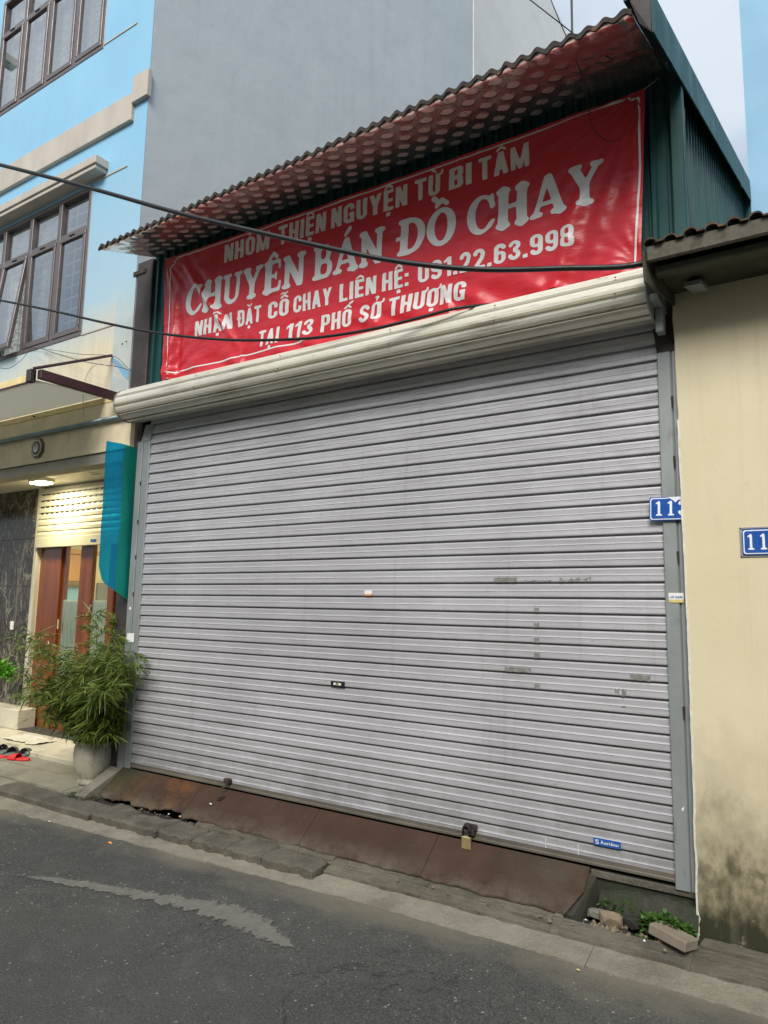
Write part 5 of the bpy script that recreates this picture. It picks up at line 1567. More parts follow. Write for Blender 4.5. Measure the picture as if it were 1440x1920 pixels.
# windows: frame, mullions, panes, curtain, grille
for wi, (a, b, c, d) in enumerate(wins):
    we = bpy.data.objects.new('window', None); COL.objects.link(we); we.parent = lh
    we.location = -lh.location
    tz = 7.26 if wi == 0 else 4.515
    fr = MB()
    fy0, fy1 = -0.006, 0.055
    t_ = 0.042
    cols = [a, a + 0.475, a + 0.95, a + 1.425, b]
    fr.rbox(a, b, fy0, fy1, c, c + t_, 0.003); fr.rbox(a, b, fy0, fy1, d - t_, d, 0.003)
    for q in (a, b - t_): fr.rbox(q, q + t_, fy0 + 0.001, fy1 - 0.001, c + t_, d - t_, 0.003)
    o = fr.build('window_frame', M_FRAME, we)
    for i in range(1, 4):
        MB().rbox(cols[i] - 0.026, cols[i] + 0.026, fy0 + 0.002, fy1 - 0.002, c + t_, d - t_, 0.003).build('mullion', M_FRAME, we)
    for i in range(4):
        x0, x1 = cols[i] + (t_ if i == 0 else 0.026), cols[i + 1] - (t_ if i == 3 else 0.026)
        MB().rbox(x0, x1, fy0 + 0.004, fy1 - 0.004, tz - 0.022, tz + 0.022, 0.003).build('transom', M_FRAME, we)
        # casement frame below the transom (second from the left of the lower window stands ajar)
        cf = MB(); e = 0.034
        z0, z1 = c + t_ + 0.004, tz - 0.026
        xa, xb = x0 + 0.003, x1 - 0.003
        cf.rbox(xa, xb, -0.012, 0.026, z0, z0 + e * 1.5, 0.003); cf.rbox(xa, xb, -0.012, 0.026, z1 - e, z1, 0.003)
        cf.rbox(xa, xa + e, -0.0115, 0.0255, z0 + e * 1.5, z1 - e, 0.003); cf.rbox(xb - e, xb, -0.0115, 0.0255, z0 + e * 1.5, z1 - e, 0.003)
        pn = MB().quad((xa + e, 0.008, z0 + e * 1.5), (xb - e, 0.008, z0 + e * 1.5), (xb - e, 0.008, z1 - e), (xa + e, 0.008, z1 - e))
        oc = cf.build('casement', M_FRAME, we)
        op = pn.build('pane', M_GLASS, we)
        if wi == 1 and i == 1:
            for o_ in (oc, op):
                ang = R(6.5)
                piv = Vector((0, -0.012, z1))
                Mx = Matrix.Translation(piv) @ Matrix.Rotation(-ang, 4, 'X') @ Matrix.Translation(-piv)
                o_.data.transform(Mx)
        MB().quad((x0, 0.03, tz + 0.022), (x1, 0.03, tz + 0.022), (x1, 0.03, d - t_), (x0, 0.03, d - t_)).build('pane', M_GLASS, we)
        if not (wi == 0 and i > 1):
            MB().rbox((x0 + x1) / 2 - 0.04, (x0 + x1) / 2 + 0.04, -0.02, -0.007, tz - 0.03, tz - 0.02, 0.002).build('window_stay', M_BLACK, we)
    # curtain with folds, drawn back at the right end of the lower window
    cx1 = b if wi == 0 else cols[3] + 0.03
    vs = []; n = 150
    for k in range(n + 1):
        x = a + (cx1 - a) * k / n
        y = 0.105 + 0.012 * math.sin(x * 55 + math.sin(x * 9) * 2)
        vs += [(x, y, c), (x, y, d)]
    MB().add(vs, [(2 * k, 2 * k + 2, 2 * k + 3, 2 * k + 1) for k in range(n)]).build('curtain', M_CURTAIN, we)
    if wi == 1:
        lm = MB(); r5 = random.Random(3)  # leaves added behind the glass to stand for a reflection in the pane
        for q in range(420):
            h_ = r5.random()
            xx = cols[3] + 0.24 + r5.gauss(0, 0.09 * (1.1 - h_)); zz = c + 0.1 + 0.72 * h_
            aa = r5.uniform(0, 6.28)
            leaf(lm, (xx, 0.25 + r5.uniform(-0.08, 0.08), zz), (math.cos(aa), 0.4 * math.sin(aa), 0.7), 0.09, 0.022, 0.5, r5.uniform(-1, 1))
        lm.build('pane_leaf_reflection', M_LEAF, we)['kind'] = 'stuff'
    gm = MB()
    for i in range(12):
        z = c + 0.09 + i * 0.115
        if z < d - 0.05: gm.box(a, b, 0.062, 0.072, z, z + 0.012)
    for i in range(9):
        x = a + 0.12 + i * 0.21
        gm.box(x, x + 0.010, 0.061, 0.073, c, d)
    gm.build('security_grille', M_GRILLE, we)
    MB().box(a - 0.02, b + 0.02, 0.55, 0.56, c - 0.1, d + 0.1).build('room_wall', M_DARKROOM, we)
# moulded bands
part(MB().rbox(-8, -0.505, -0.035, 0.004, 5.325, 5.585, 0.004), 'moulding', M_TRIM, lh)
part(MB().rbox(-0.505, XR + 0.03, -0.040, 0.006, 5.475, 5.725, 0.004), 'moulding', M_TRIM, lh)
part(MB().rbox(-3.2, -0.82, -0.13, 0.004, 4.985, 5.06, 0.004).rbox(-3.18, -0.84, -0.115, 0.004, 4.945, 4.983, 0.004), 'window_hood', M_TRIM, lh)
part(MB().rbox(-3.9, -3.75, -0.6, 0.0, 7.7, 7.8, 0.004), 'upper_ledge', M_TRIM, lh)
for x0, z0 in ((-1.03, 6.30), (-1.03, 4.925), (-1.03, 3.495)):
    part(MB().box(x0, -0.55, -0.007, 0.002, z0 - 0.006, z0 + 0.006), 'groove_bead', M_TRIM, lh)
part(MB().box(-0.62, XR, -0.007, 0.002, 4.20, 4.212), 'groove_bead', M_TRIM, lh)
# exposed blue patch and small holes
mb = MB(); mb.add([(-0.575, -0.003, 3.21), (-0.50, -0.003, 3.17), (-0.40, -0.003, 3.09), (-0.335, -0.003, 3.05), (-0.335, -0.003, 2.97), (-0.42, -0.003, 3.03), (-0.50, -0.003, 3.12), (-0.57, -0.003, 3.17)], [(7, 6, 5, 4, 3, 2, 1, 0)])
part(mb, 'bare_paint_patch', M_BLUE2, lh)
part(MB().tube([(-0.45, -0.002, 3.30), (-0.45, 0.01, 3.30)], 0.009, 8).tube([(-0.40, -0.002, 3.31), (-0.40, 0.01, 3.31)], 0.008, 8), 'drill_holes', M_BLACK, lh)
# lower fascia with panels, pipe and beam
part(MB().rbox(-8, -0.30, -0.012, 0.25, 2.66, 2.815, 0.004), 'fascia_band', M_FASCIA, lh)
jx = [-8.0, -6.6, -5.6, -4.7, -3.79, -2.87, -1.95, -1.035, -0.215]
for i in range(len(jx) - 1):
    part(MB().rbox(jx[i] + 0.002, jx[i + 1] - 0.002, -0.040, 0.02, 2.392, 2.632, 0.002), 'fascia_panel', M_FASCIA, lh)
part(MB().box(-8, -0.22, -0.030, 0.13, 2.392, 2.66), 'fascia_core', M_SOFFITBEAM, lh)
part(MB().tube([(-8, -0.065, 2.648), (-0.2, -0.065, 2.648)], 0.020, 10), 'gutter_pipe', M_PIPE, lh, True)
part(MB().rbox(-8, -0.30, -0.016, 0.0, 2.815, 2.865, 0.003), 'ledge_strip', M_WARMLITTRIM, lh)
part(MB().box(-8, XR + 0.02, -0.024, 0.12, 2.302, 2.388), 'porch_beam', M_SOFFITBEAM, lh)
# porch recess: ceiling, side wall, marble, floor
D = 0.90
part(MB().box(-8, XR, 0.12, 1.0, 2.42, 2.44), 'porch_ceiling', M_CEIL, lh)
part(MB().box(XR, XR + 0.03, 0.02, 1.3, -0.2, 2.42), 'porch_side', M_FASCIA, lh)
# marble cladding slabs
mx_ = [-8.0, -7.4, -6.8, -6.2, -5.6, -5.0, -4.4, -3.75, -2.965]
mz_ = [-0.15, 0.79, 1.34, 1.865, 2.42]
for i in range(len(mx_) - 1):
    for j in range(len(mz_) - 1):
        part(MB().rbox(mx_[i] + 0.0015, mx_[i + 1] - 0.0015, D, D + 0.03, mz_[j] + 0.0015, mz_[j + 1] - 0.0015, 0.0015), 'marble_slab', M_MARBLE, lh)
part(MB().box(-8, -2.9, D + 0.022, D + 0.2, -0.2, 2.44), 'marble_grout', M_STEEL, lh)
part(MB().rbox(-2.962, -2.905, D - 0.03, D + 0.04, -0.15, 2.42, 0.004), 'door_jamb', M_STEEL, lh)
part(MB().rbox(-3.33, -3.275, D - 0.014, D, 0.865, 0.955, 0.003), 'wall_socket', M_PAPER, lh)
# inner rolling shutter, half raised
isr = bpy.data.objects.new('porch_shutter', None); COL.objects.link(isr); isr.parent = lh; isr.location = -lh.location
isl = None
for k in range(8):
    zt = 2.40 - k * 0.068
    zt2 = zt - 0.066
    if isl is None:
        mb = MB(); p2 = [(0.004, 0), (-0.006, -0.004), (-0.012, -0.03), (-0.009, -0.060), (0.0, -0.064)]
        n = len(p2)
        vs = [(-2.905, y, z) for y, z in p2] + [(-0.34, y, z) for y, z in p2]
        mb.add(vs, [(i, i + 1, i + 1 + n, i + n) for i in range(n - 1)])
        o = mb.build('slat', M_INSHUT, isr); isl = o.data
    else:
        o = bpy.data.objects.new('slat', isl); COL.objects.link(o); o.parent = isr
    o.location = (0, D - 0.03, zt)
    if k in (1, 2, 3, 4):
        mb = MB()
        x = -2.86
        while x < -0.5:
            mb.box(x, x + 0.052, D - 0.046, D - 0.038, zt - 0.010, zt - 0.001); x += 0.09
        mb.build('slot_row', M_BLACK, isr)['kind'] = 'stuff'
MB().rbox(-2.905, -0.34, D - 0.05, D - 0.015, 1.752, 1.86, 0.005).build('bottom_rail', M_INSHUT, isr)
MB().box(-1.93, -1.84, D - 0.053, D - 0.05, 1.785, 1.81).build('rail_label', M_BLUEP, isr)
part(MB().box(-2.9, -0.34, D + 0.0, D + 0.01, 1.86, 2.44), 'shutter_backing', M_DARKROOM, lh)
# doors: stiles of red wood and glass
dr = bpy.data.objects.new('folding_door', None); COL.objects.link(dr); dr.parent = lh; dr.location = -lh.location
yd = D + 0.02
stiles = [(-2.90, -2.52, 0.00), (-2.52, -2.47, 0.03), (-2.18, -1.965, 0.0), (-1.70, -1.60, 0.0), (-1.52, -1.41, 0.0), (-1.14, -0.92, 0.0), (-0.66, -0.40, 0.0)]
for a, b, dy in stiles:
    MB().rbox(a, b, yd + dy, yd + dy + 0.045, -0.12, 1.86, 0.005).build('stile', M_WOOD, dr)
MB().rbox(-1.60, -1.52, yd + 0.05, yd + 0.07, -0.12, 1.86, 0.004).build('door_gap', M_BLACK, dr)
for a, b in ((-2.47, -2.18), (-1.965, -1.70), (-1.41, -1.14), (-0.92, -0.66)):
    MB().rbox(a, b, yd + 0.006, yd + 0.038, -0.12, 0.36, 0.005).build('door_panel', M_WOOD, dr)
    MB().quad((a, yd + 0.02, 0.36), (b, yd + 0.02, 0.36), (b, yd + 0.02, 1.86), (a, yd + 0.02, 1.86)).build('door_pane', M_DOORGLASS, dr)
    MB().quad((a, yd + 0.028, 0.36), (b, yd + 0.028, 0.36), (b, yd + 0.028, 1.20), (a, yd + 0.028, 1.20)).build('frosting', M_NET, dr)
for x in (-2.44, -1.44):
    MB().tube([(x, yd - 0.03, 0.9), (x, yd - 0.03, 1.0)], 0.008, 6).build('door_handle', M_STEEL, dr)
part(MB().rbox(-2.93, -1.0, 0.72, D + 0.01, -0.155, -0.112, 0.004), 'threshold_plate', M_MAT, lh)
# the lit room behind the door
rm = bpy.data.objects.new('front_room', None); COL.objects.link(rm); rm.parent = lh; rm.location = -lh.location
mb = MB()
mb.quad((-6.0, 4.4, -0.1), (-0.6, 4.4, -0.1), (-0.6, 4.4, 2.6), (-6.0, 4.4, 2.6))
mb.quad((-6.0, 1.0, -0.1), (-6.0, 4.4, -0.1), (-6.0, 4.4, 2.6), (-6.0, 1.0, 2.6))
mb.quad((-0.6, 1.0, -0.1), (-0.6, 1.0, 2.6), (-0.6, 4.4, 2.6), (-0.6, 4.4, -0.1))
mb.quad((-6.0, 1.0, 2.58), (-6.0, 4.4, 2.58), (-0.6, 4.4, 2.58), (-0.6, 1.0, 2.58))
mb.build('room_wall', M_ROOMWALL, rm)
MB().quad((-6.0, 0.95, -0.12), (-0.6, 0.95, -0.12), (-0.6, 4.4, -0.12), (-6.0, 4.4, -0.12)).build('room_floor', M_PORCH, rm)
MB().rbox(-5.98, -5.62, 2.92, 3.5, 1.50, 1.92, 0.01).rbox(-5.98, -5.58, 2.88, 3.54, 1.92, 1.99, 0.01).build('cabinet', M_CABINET, rm)
MB().rbox(-5.95, -5.90, 3.0, 3.6, 1.12, 1.42, 0.01).build('wall_picture', M_BLUE2, rm)
MB().box(-5.97, -5.93, 3.78, 4.2, 1.15, 1.5).build('wall_panel', M_DARKROOM, rm)
MB().rbox(-3.8, -3.0, 2.2, 3.0, 2.52, 2.575, 0.01).build('ceiling_lamp', M_STEEL, rm)
rl = bpy.data.lights.new('room_light', 'AREA'); rl.energy = 85; rl.size = 0.8; rl.color = (1.0, 0.92, 0.66)
rlo = bpy.data.objects.new('room_light', rl); rlo.location = (-3.4, 2.6, 2.5); COL.objects.link(rlo)
# porch floor
part(MB().rbox(-8, XR, 0.20, 1.1, -0.25, -0.125, 0.006), 'porch_floor', M_PORCH, lh)
part(MB().rbox(-8, -2.72, 0.70, D, -0.125, 0.075, 0.008), 'plinth_block', M_PORCH, lh)
# porch lamp (lit)
pl_ = thing('porch_lamp', 'lit white ceiling lamp under the porch of the blue house', 'lamp', (-2.38, 0.55, 2.40))
part(MB().rbox(-2.50, -2.27, 0.47, 0.63, 2.385, 2.42, 0.006), 'lamp_housing', M_STEEL, pl_)
part(MB().rbox(-2.485, -2.285, 0.485, 0.615, 2.368, 2.386, 0.004), 'lamp_diffuser', M_LAMP, pl_)
al = bpy.data.lights.new('porch_light', 'AREA'); al.energy = 14; al.size = 0.16; al.color = (1.0, 0.90, 0.60)
alo = bpy.data.objects.new('porch_light', al); alo.location = (-2.385, 0.55, 2.362); COL.objects.link(alo)
tag(MB().lathe([(0.035, 2.414), (0.055, 2.414), (0.06, 2.42)], -1.62, 0.62, 20).build('ceiling_downlight', M_STEEL, None), 'small round unlit downlight ring in the porch ceiling', 'lamp')
# octagonal mirror
om = thing('octagonal_mirror', 'small dark octagonal framed mirror fixed on the beige fascia', 'mirror', (-1.475, -0.04, 2.52))
def octa(r_, y, thick, sx=1):
    vs = [(-1.475 + r_ * sx * math.cos(R(22.5 + 45 * k)), y, 2.522 + r_ * math.sin(R(22.5 + 45 * k))) for k in range(8)]
    vs += [(v[0], y + thick, v[2]) for v in vs]
    return MB().add(vs, [tuple(range(7, -1, -1)), tuple(range(8, 16))] + [(k, (k + 1) % 8, (k + 1) % 8 + 8, k + 8) for k in range(8)])
part(octa(0.092, -0.060, 0.020), 'frame', M_BRONZE, om)
part(octa(0.078, -0.066, 0.006), 'inner_frame', M_STEEL, om)
part(octa(0.066, -0.068, 0.003), 'dark_ring', M_BRONZE, om)
part(MB().tube([(-1.475, -0.071, 2.522), (-1.475, -0.067, 2.522)], 0.040, 20), 'mirror_glass', M_MIRROR, om)

# projecting canopy of the blue house
cp = thing('canopy_frame', 'maroon steel canopy frame with grey-green sheet over the porch of the blue house', 'canopy', (-1.2, -0.3, 2.8))
part(MB().rbox(-0.45, -0.40, -0.70, -0.0, 2.800, 2.868, 0.003), 'beam', M_BEAM, cp)
part(MB().rbox(-3.6, -3.55, -0.70, -0.0, 2.800, 2.868, 0.003), 'beam', M_BEAM, cp)
part(MB().tube([(-0.57, -0.01, 3.22), (-0.43, -0.74, 2.865)], 0.013, 6), 'brace', M_BEAM, cp)
part(MB().rbox(-0.52, -0.46, -0.745, -0.70, 2.775, 2.87, 0.003), 'corner_bracket', M_POST, cp)
part(MB().rbox(-3.6, -0.46, -0.72, -0.705, 2.785, 2.84, 0.003), 'front_fascia', M_WARMLITTRIM, cp)
part(MB().rbox(-3.6, -0.46, -0.728, -0.72, 2.772, 2.787, 0.002), 'front_edge', M_BEAM, cp)
mb = MB(); mb.add([(-3.55, -0.70, 2.790), (-0.46, -0.70, 2.790), (-0.60, -0.02, 2.868), (-3.55, -0.02, 2.868), (-3.55, -0.70, 2.794), (-0.46, -0.70, 2.794), (-0.60, -0.02, 2.872), (-3.55, -0.02, 2.872)],
                  [(0, 3, 2, 1), (4, 5, 6, 7), (0, 1, 5, 4), (1, 2, 6, 5), (2, 3, 7, 6), (3, 0, 4, 7)])
part(mb, 'canopy_sheet', M_CANOPY, cp)
part(MB().tube([(-1.60, -0.03, 2.83), (-1.60, -0.045, 2.83)], 0.008, 8), 'bolt', M_BLACK, cp)
part(MB().rbox(-2.55, -2.40, -0.10, -0.016, 2.70, 2.83, 0.004), 'dark_bracket', M_POST, cp)

# hanging plastic film between the houses
def film(name, pts_y, xoff, mat, zf, parent):
    vs = []; nz2 = 26
    ny2 = len(pts_y)
    for j in range(nz2 + 1):
        for i, y in enumerate(pts_y):
            z0, z1 = zf(y)
            z = z0 + (z1 - z0) * j / nz2
            x = xoff + 0.012 * math.sin(y * 24 + z * 2.2) + 0.008 * mnoise.noise(Vector((y * 7, z * 5, 2)))
            vs.append((x, y, z))
    fs = [(j * ny2 + i, j * ny2 + i + 1, (j + 1) * ny2 + i + 1, (j + 1) * ny2 + i) for j in range(nz2) for i in range(ny2 - 1)]
    o = obj(name, vs, fs, mat, None, True); o.parent = parent; o.location = -parent.location
    return o
fm = thing('plastic_film', 'cyan and green plastic film hanging beside the left shutter rail', 'plastic sheet', (-0.16, -0.14, 1.9))
def zf1(y):
    yy = -y
    lowz = 1.205 + max(0, (yy - 0.02)) * (0.62 if yy < 0.2 else 0.62)
    if yy > 0.235: lowz = 1.34 + (yy - 0.235) * 2.6
    return lowz, 2.392
film('film_outer', list(np.linspace(-0.275, -0.125, 9)), -0.165, M_CYAN, zf1, fm)
film('film_inner', list(np.linspace(-0.125, 0.0, 7)), -0.165, M_TEAL, zf1, fm)

# ------------------------------------------------------------------ house across the street (behind the camera, seen in panes)
op = thing('opposite_house', 'plain cream house with brown windows across the street from the shutter', 'building', (0, -8, 0))
part(MB().box(-14, 16, -14, -8.4, -0.3, 6.0), 'wall', M_FASCIA, op)
for i in range(9):
    for z in (1.0, 4.3):
        part(MB().rbox(-12 + i * 3, -10.6 + i * 3, -8.4, -8.35, z * 0.75, z * 0.75 + 1.5, 0.01), 'window', M_FRAME, op)
part(MB().rbox(-14, 16, -8.4, -8.0, 2.65, 2.8, 0.01), 'balcony_slab', M_TRIM, op)

# ------------------------------------------------------------------ bamboo in its pot
PXc, PYc = -0.40, -0.02
pot = thing('plant_pot', 'round weathered cement pot holding the bamboo, left of the shutter', 'plant pot', (PXc, PYc, -0.17))
pr = [(0.0, -0.17), (0.098, -0.17), (0.104, -0.150), (0.094, -0.132), (0.098, -0.120), (0.118, -0.08), (0.134, -0.02), (0.141, 0.04), (0.138, 0.09), (0.130, 0.118), (0.140, 0.127), (0.147, 0.137), (0.145, 0.147), (0.135, 0.150), (0.122, 0.146), (0.120, 0.12)]
_old = [(0.0, -0.17), (0.100, -0.17), (0.108, -0.150), (0.094, -0.118), (0.100, -0.105), (0.094, -0.095), (0.120, -0.04), (0.138, 0.02), (0.143, 0.065), (0.134, 0.105), (0.128, 0.118), (0.142, 0.125), (0.150, 0.135), (0.150, 0.145), (0.140, 0.150), (0.125, 0.146), (0.122, 0.12)]
pr = [(a * 1.13, b) for a, b in pr]
part(MB().lathe(pr, PXc, PYc, 36), 'pot_body', M_POT, pot, True)
part(MB().lathe([(0.138, 0.118), (0.06, 0.125), (0.0, 0.128)], PXc, PYc, 24), 'soil', M_SOIL, pot)
bam = thing('bamboo_plant', 'bushy potted bamboo with narrow leaves arching in front of the door and shutter', 'plant', (PXc, PYc, 0.12))
rs3 = random.Random(11)
leaves = MB()
for k in range(58):
    a = rs3.uniform(0, 6.283); r_ = rs3.uniform(0.0, 0.08)
    b = Vector((PXc + r_ * math.cos(a), PYc + r_ * math.sin(a), 0.12))
    ln = rs3.uniform(0.42, 0.98)
    dirx = rs3.gauss(0.20, 0.48); diry = rs3.gauss(-0.24, 0.24)
    if diry > 0.35: diry = 0.2
    d = Vector((dirx, diry, 1.0)).normalized()
    pts = [b.copy()]; p = b.copy(); n = 9
    bend = rs3.uniform(0.5, 1.5)
    for i in range(n):
        p = p + d * (ln / n)
        d = (d + Vector((dirx * 0.12 * bend, diry * 0.12 * bend, -0.065 * bend * (i / n)))).normalized()
        pts.append(p.copy())
    part(MB().tube(pts, 0.0042, 5, 0.0015), 'stem', M_STEM, bam)
    for i in range(3, n + 1):
        for q in range(rs3.randint(3, 6)):
            # short twig then a fan of blades
            aa = rs3.uniform(0, 6.283)
            td = Vector((math.cos(aa), math.sin(aa), rs3.uniform(-0.2, 0.5))).normalized()
            tb = pts[i] + td * rs3.uniform(0.01, 0.09)
            if tb.x < -1.02 or tb.y < -0.62: continue
            if tb.y > 0.55 or (tb.x > -0.12 and tb.y > -0.05): continue
            for m_ in range(rs3.randint(4, 7)):
                ld = (td + Vector((rs3.uniform(-.8, .8), rs3.uniform(-.8, .8), rs3.uniform(-0.75, 0.25)))).normalized()
                leaf(leaves, tb, ld, rs3.uniform(0.07, 0.16), rs3.uniform(0.008, 0.013), rs3.uniform(0.2, 1.1), rs3.uniform(-0.9, 0.9))
vfix = []
for v in leaves.v:
    x, y, z = v
    if x > -0.16 and y > -0.045: y = -0.045 - 0.02 * rs3.random()
    if x > -0.34 and x < -0.10 and y > -0.03: y = -0.03 - 0.02 * rs3.random()
    vfix.append((x, y, z))
leaves.v = vfix
o = part(leaves, 'foliage', M_LEAF, bam); o['kind'] = 'stuff'

# grey box behind the pot
tag(MB().rbox(-0.42, -0.20, 0.14, 0.30, -0.12, 0.28, 0.01).build('storage_box', M_GREYPLASTIC), 'grey ribbed plastic box on the ground behind the pot', 'box')
# other small plant at far left
tag(weeds(-2.93, 0.62, 0.38, 0.11, 0.08, 0.20, 260, M_BRIGHTLEAF, 'small_plant', 0.06, 31), 'bright green leafy plant at the left edge of the porch', 'plant')
# footwear
def slipper(cx, cy, cz, rot, mat, name, label, clog):
    t = thing(name, label, 'shoe', (0, 0, 0))
    def outl(s_, z, hw=0.042, L_=0.115):
        pts = []
        for k in range(20):
            a = 2 * math.pi * k / 20
            x = L_ * math.cos(a) * s_; y = hw * math.sin(a) * s_ * (1.0 + 0.18 * math.cos(a)) * (0.86 if abs(math.cos(a)) < 0.35 else 1)
            pts.append((x, y, z))
        return pts
    rings = [outl(0.96, 0.0), outl(1.0, 0.008), outl(0.98, 0.022), outl(0.86, 0.020)]
    vs = [p for r_ in rings for p in r_]
    fs = [(j * 20 + k, j * 20 + (k + 1) % 20, (j + 1) * 20 + (k + 1) % 20, (j + 1) * 20 + k) for j in range(3) for k in range(20)]
    fs += [tuple(range(19, -1, -1)), tuple(60 + k for k in range(20))]
    so_ = obj('sole', vs, fs, mat, t, True)
    vs = []; fs = []
    x0, x1 = (-0.01, 0.108) if clog else (0.0, 0.072)
    n, m = 8, 10
    for i in range(n + 1):
        u = i / n; x = x0 + (x1 - x0) * u
        w_ = 0.047 * (math.sqrt(max(0.02, 1 - (u * 0.95) ** 2)) if clog else 1 - 0.15 * u)
        h = (0.062 if clog else 0.045) * (math.sqrt(max(0.03, 1 - (u * 0.95) ** 2)) if clog else 1 - 0.25 * u)
        for j in range(m + 1):
            a = math.pi * j / m
            vs.append((x, w_ * math.cos(a), 0.012 + h * math.sin(a)))
    fs = [(i * (m + 1) + j, i * (m + 1) + j + 1, (i + 1) * (m + 1) + j + 1, (i + 1) * (m + 1) + j) for i in range(n) for j in range(m)]
    up_ = obj('upper', vs, fs, mat, t, True)
    t.location = (cx, cy, cz); t.rotation_euler = (0, 0, rot)
    return t
slipper(-1.56, 0.06, -0.166, R(200), M_SLIPRED, 'slipper', 'red foam slipper nearer the bamboo pot', False)
slipper(-1.80, -0.02, -0.168, R(215), M_SLIPRED, 'slipper', 'red foam slipper at the left edge of the picture', False)
slipper(-1.80, 0.14, -0.166, R(130), M_SLIPGREY, 'clog', 'grey rubber clog between the two red slippers', True)
slipper(-1.66, 0.17, -0.166, R(120), M_SLIPGREY, 'clog', 'grey rubber clog behind the right red slipper', True)
slipper(-1.97, 0.15, -0.166, R(150), M_SLIPGREY, 'clog', 'grey rubber clog farthest left in the row', True)
# cloth lying on porch
vs = []
for j in range(13):
    for i in range(17):
        x = -2.38 + 0.52 * i / 16 + 0.05 * mnoise.noise(Vector((j * 0.4, i * 0.1, 1))); y = 0.36 + 0.24 * j / 12 + 0.05 * mnoise.noise(Vector((i * 0.4, 3, 0)))
        vs.append((x, y, -0.116 + 0.018 * abs(mnoise.fractal(Vector((x * 9, y * 9, 0)), 0.8, 2.0, 3))))
tag(obj('floor_cloth', vs, [(j * 17 + i, j * 17 + i + 1, (j + 1) * 17 + i + 1, (j + 1) * 17 + i) for j in range(12) for i in range(16)], M_CLOTH, None, True), 'crumpled cream cloth lying on the porch floor before the door', 'cloth')

# ------------------------------------------------------------------ cables
def smooth_path(pts, n=10):
    out_ = []
    P = [Vector(p) for p in pts]
    for i in range(len(P) - 1):
        p0, p1, p2, p3 = P[max(i - 1, 0)], P[i], P[i + 1], P[min(i + 2, len(P) - 1)]
        for k in range(n):
            t = k / n
            out_.append(0.5 * ((2 * p1) + (-p0 + p2) * t + (2 * p0 - 5 * p1 + 4 * p2 - p3) * t * t + (-p0 + 3 * p1 - 3 * p2 + p3) * t ** 3))
    out_.append(P[-1])
    return out_
def ray(px, py, y):
    d = fw * 1331 + rt * (px - 720) - up * (py - 960)
    o_ = Vector((CAMX, CAMY, CAMZ)); t = (y - o_.y) / d.y
    return o_ + d * t
def cable(name, label, pts, r_, mat, cat='cable'):
    return tag(MB().tube(smooth_path(pts), r_, 7).build(name, mat, None, True), label, cat)
c1 = [ray(-120, 282, -1.2), ray(0, 309, -1.13), ray(160, 350, -1.03), ray(330, 398, -0.93), ray(480, 434, -0.84), ray(640, 470, -0.74), ray(760, 492, -0.66), ray(900, 505, -0.56), ray(1050, 503, -0.46), ray(1200, 495, -0.36), (3.95, -0.25, 2.86)]
cable('power_cable', 'thick black cable sagging from upper left across the banner', c1, 0.0135, M_BLACK)
c2 = [ray(-100, 545, -0.75), ray(0, 563, -0.72), ray(100, 583, -0.68), ray(200, 606, -0.62), ray(300, 625, -0.56), ray(425, 637, -0.50), ray(550, 636, -0.44), ray(633, 628, -0.40), ray(717, 613, -0.35), ray(800, 592, -0.30), ray(862, 577, -0.26), (2.98, -0.13, 2.815), (3.2, -0.08, 2.79)]
cable('power_cable', 'thinner black cable running along the foot of the banner', c2, 0.0090, M_BLACK)
cable('thin_wire', 'thin wire looping down from the roof over the banner corner', [ray(1022, -30, -0.7), ray(1045, 30, -0.64), ray(1075, 100, -0.5), ray(1098, 165, -0.3), ray(1105, 210, -0.16), ray(1112, 240, -0.14), ray(1145, 266, -0.14), ray(1178, 243, -0.14), ray(1190, 195, -0.14), ray(1193, 146, -0.12)], 0.0022, M_BLACK, 'wire')
cable('thin_wire', 'thin wire crossing under the roof toward the right gable', [ray(975, -15, -0.8), ray(1052, 45, -0.68), ray(1100, 82, -0.5), ray(1148, 112, -0.35)], 0.0026, M_BLACK, 'wire')
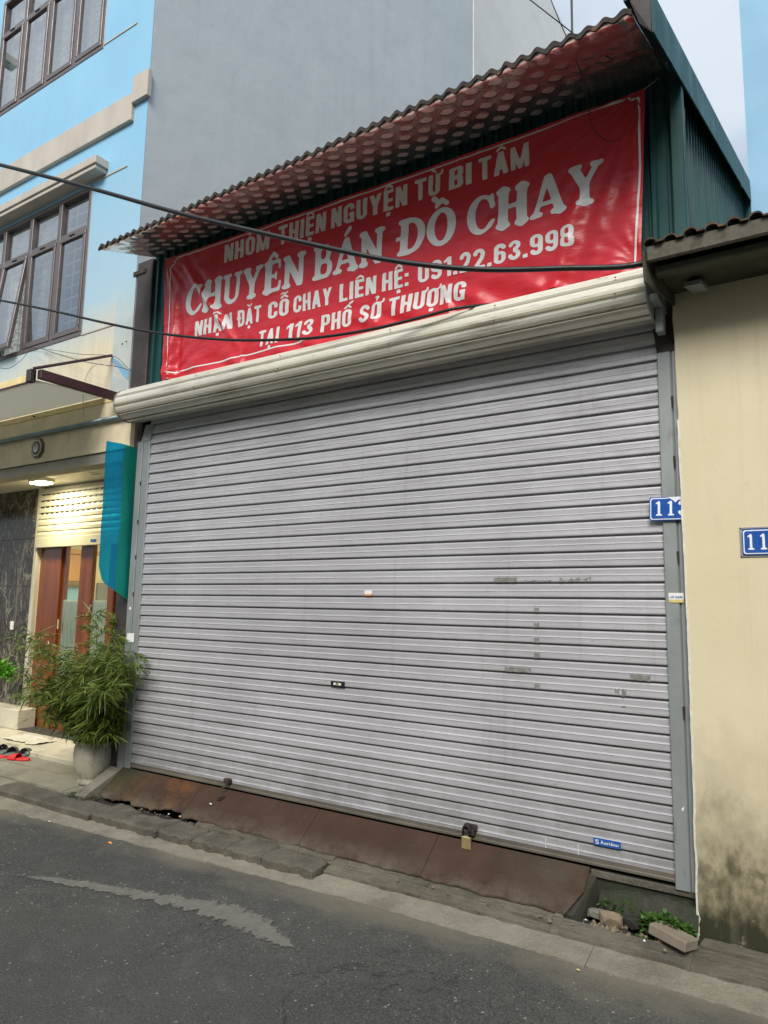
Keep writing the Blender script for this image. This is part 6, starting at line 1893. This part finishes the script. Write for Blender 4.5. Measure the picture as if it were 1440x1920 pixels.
cable('thin_wire', 'thin wire hanging down the green corner of the shed', [(3.92, -0.03, 3.66), (3.915, -0.03, 3.3), (3.93, -0.02, 3.0), (3.94, -0.02, 2.84)], 0.0022, M_BLACK, 'wire')
tag(MB().tube([(3.45, -0.3, 3.98), (3.45, -0.3, 4.5)], 0.006, 6).build('roof_rod', M_POST), 'thin metal rod standing on the shed roof near its right end', 'rod')
cable('thin_wire', 'pale cord hanging from the wires over the porch gutter', [ray(222, 700, -0.1), ray(200, 686, -0.14), ray(183, 683, -0.18), ray(166, 697, -0.2), ray(157, 725, -0.2), ray(156, 760, -0.18), ray(159, 796, -0.12)], 0.0025, M_WIREW, 'wire')
cable('thin_wire', 'dark wire from the shed post along the maroon brace', [ray(265, 712, -0.03), ray(250, 698, -0.06), ray(222, 688, -0.1), ray(186, 683, -0.12), ray(150, 676, -0.1), ray(80, 655, -0.03)], 0.0028, M_BLACK, 'wire')
cable('thin_wire', 'dark twisted wire entering the shed behind the left post', [ray(268, 700, -0.02), ray(240, 690, -0.05), ray(213, 668, -0.05), ray(150, 664, -0.04), ray(90, 655, -0.03), ray(55, 652, -0.02)], 0.0022, M_BLACK, 'wire')
cable('thin_wire', 'thin wire straying across the warm-tinted wall below the window', [ray(-20, 690, -0.4), ray(0, 690, -0.4), ray(15, 691, -0.38), ray(30, 683, -0.3), ray(45, 670, -0.1), ray(56, 655, -0.02)], 0.0022, M_BLACK, 'wire')
cable('thin_wire', 'faint slanting wire from the window sill to the box cover', [ray(62, 660, -0.03), ray(105, 690, -0.05), ray(160, 712, -0.08), ray(215, 728, -0.1)], 0.0014, M_WIREW, 'wire')

# ------------------------------------------------------------------ shared groups of look-alikes
GROUPS = {'slipper': 'footwear left on the porch step', 'clog': 'footwear left on the porch step', 'number_plate': 'blue house number plates',
          'power_cable': 'black cables strung across the fronts', 'thin_wire': 'thin stray wires', 'weeds': 'weeds around the broken ledge',
          'stone': 'stones lying in the hole beside the ramp', 'litter': 'small scraps of litter'}
for o in SC.objects:
    st_ = o.name.split('.')[0]
    if o.parent is None and st_ in GROUPS and 'label' in o:
        o['group'] = GROUPS[st_]
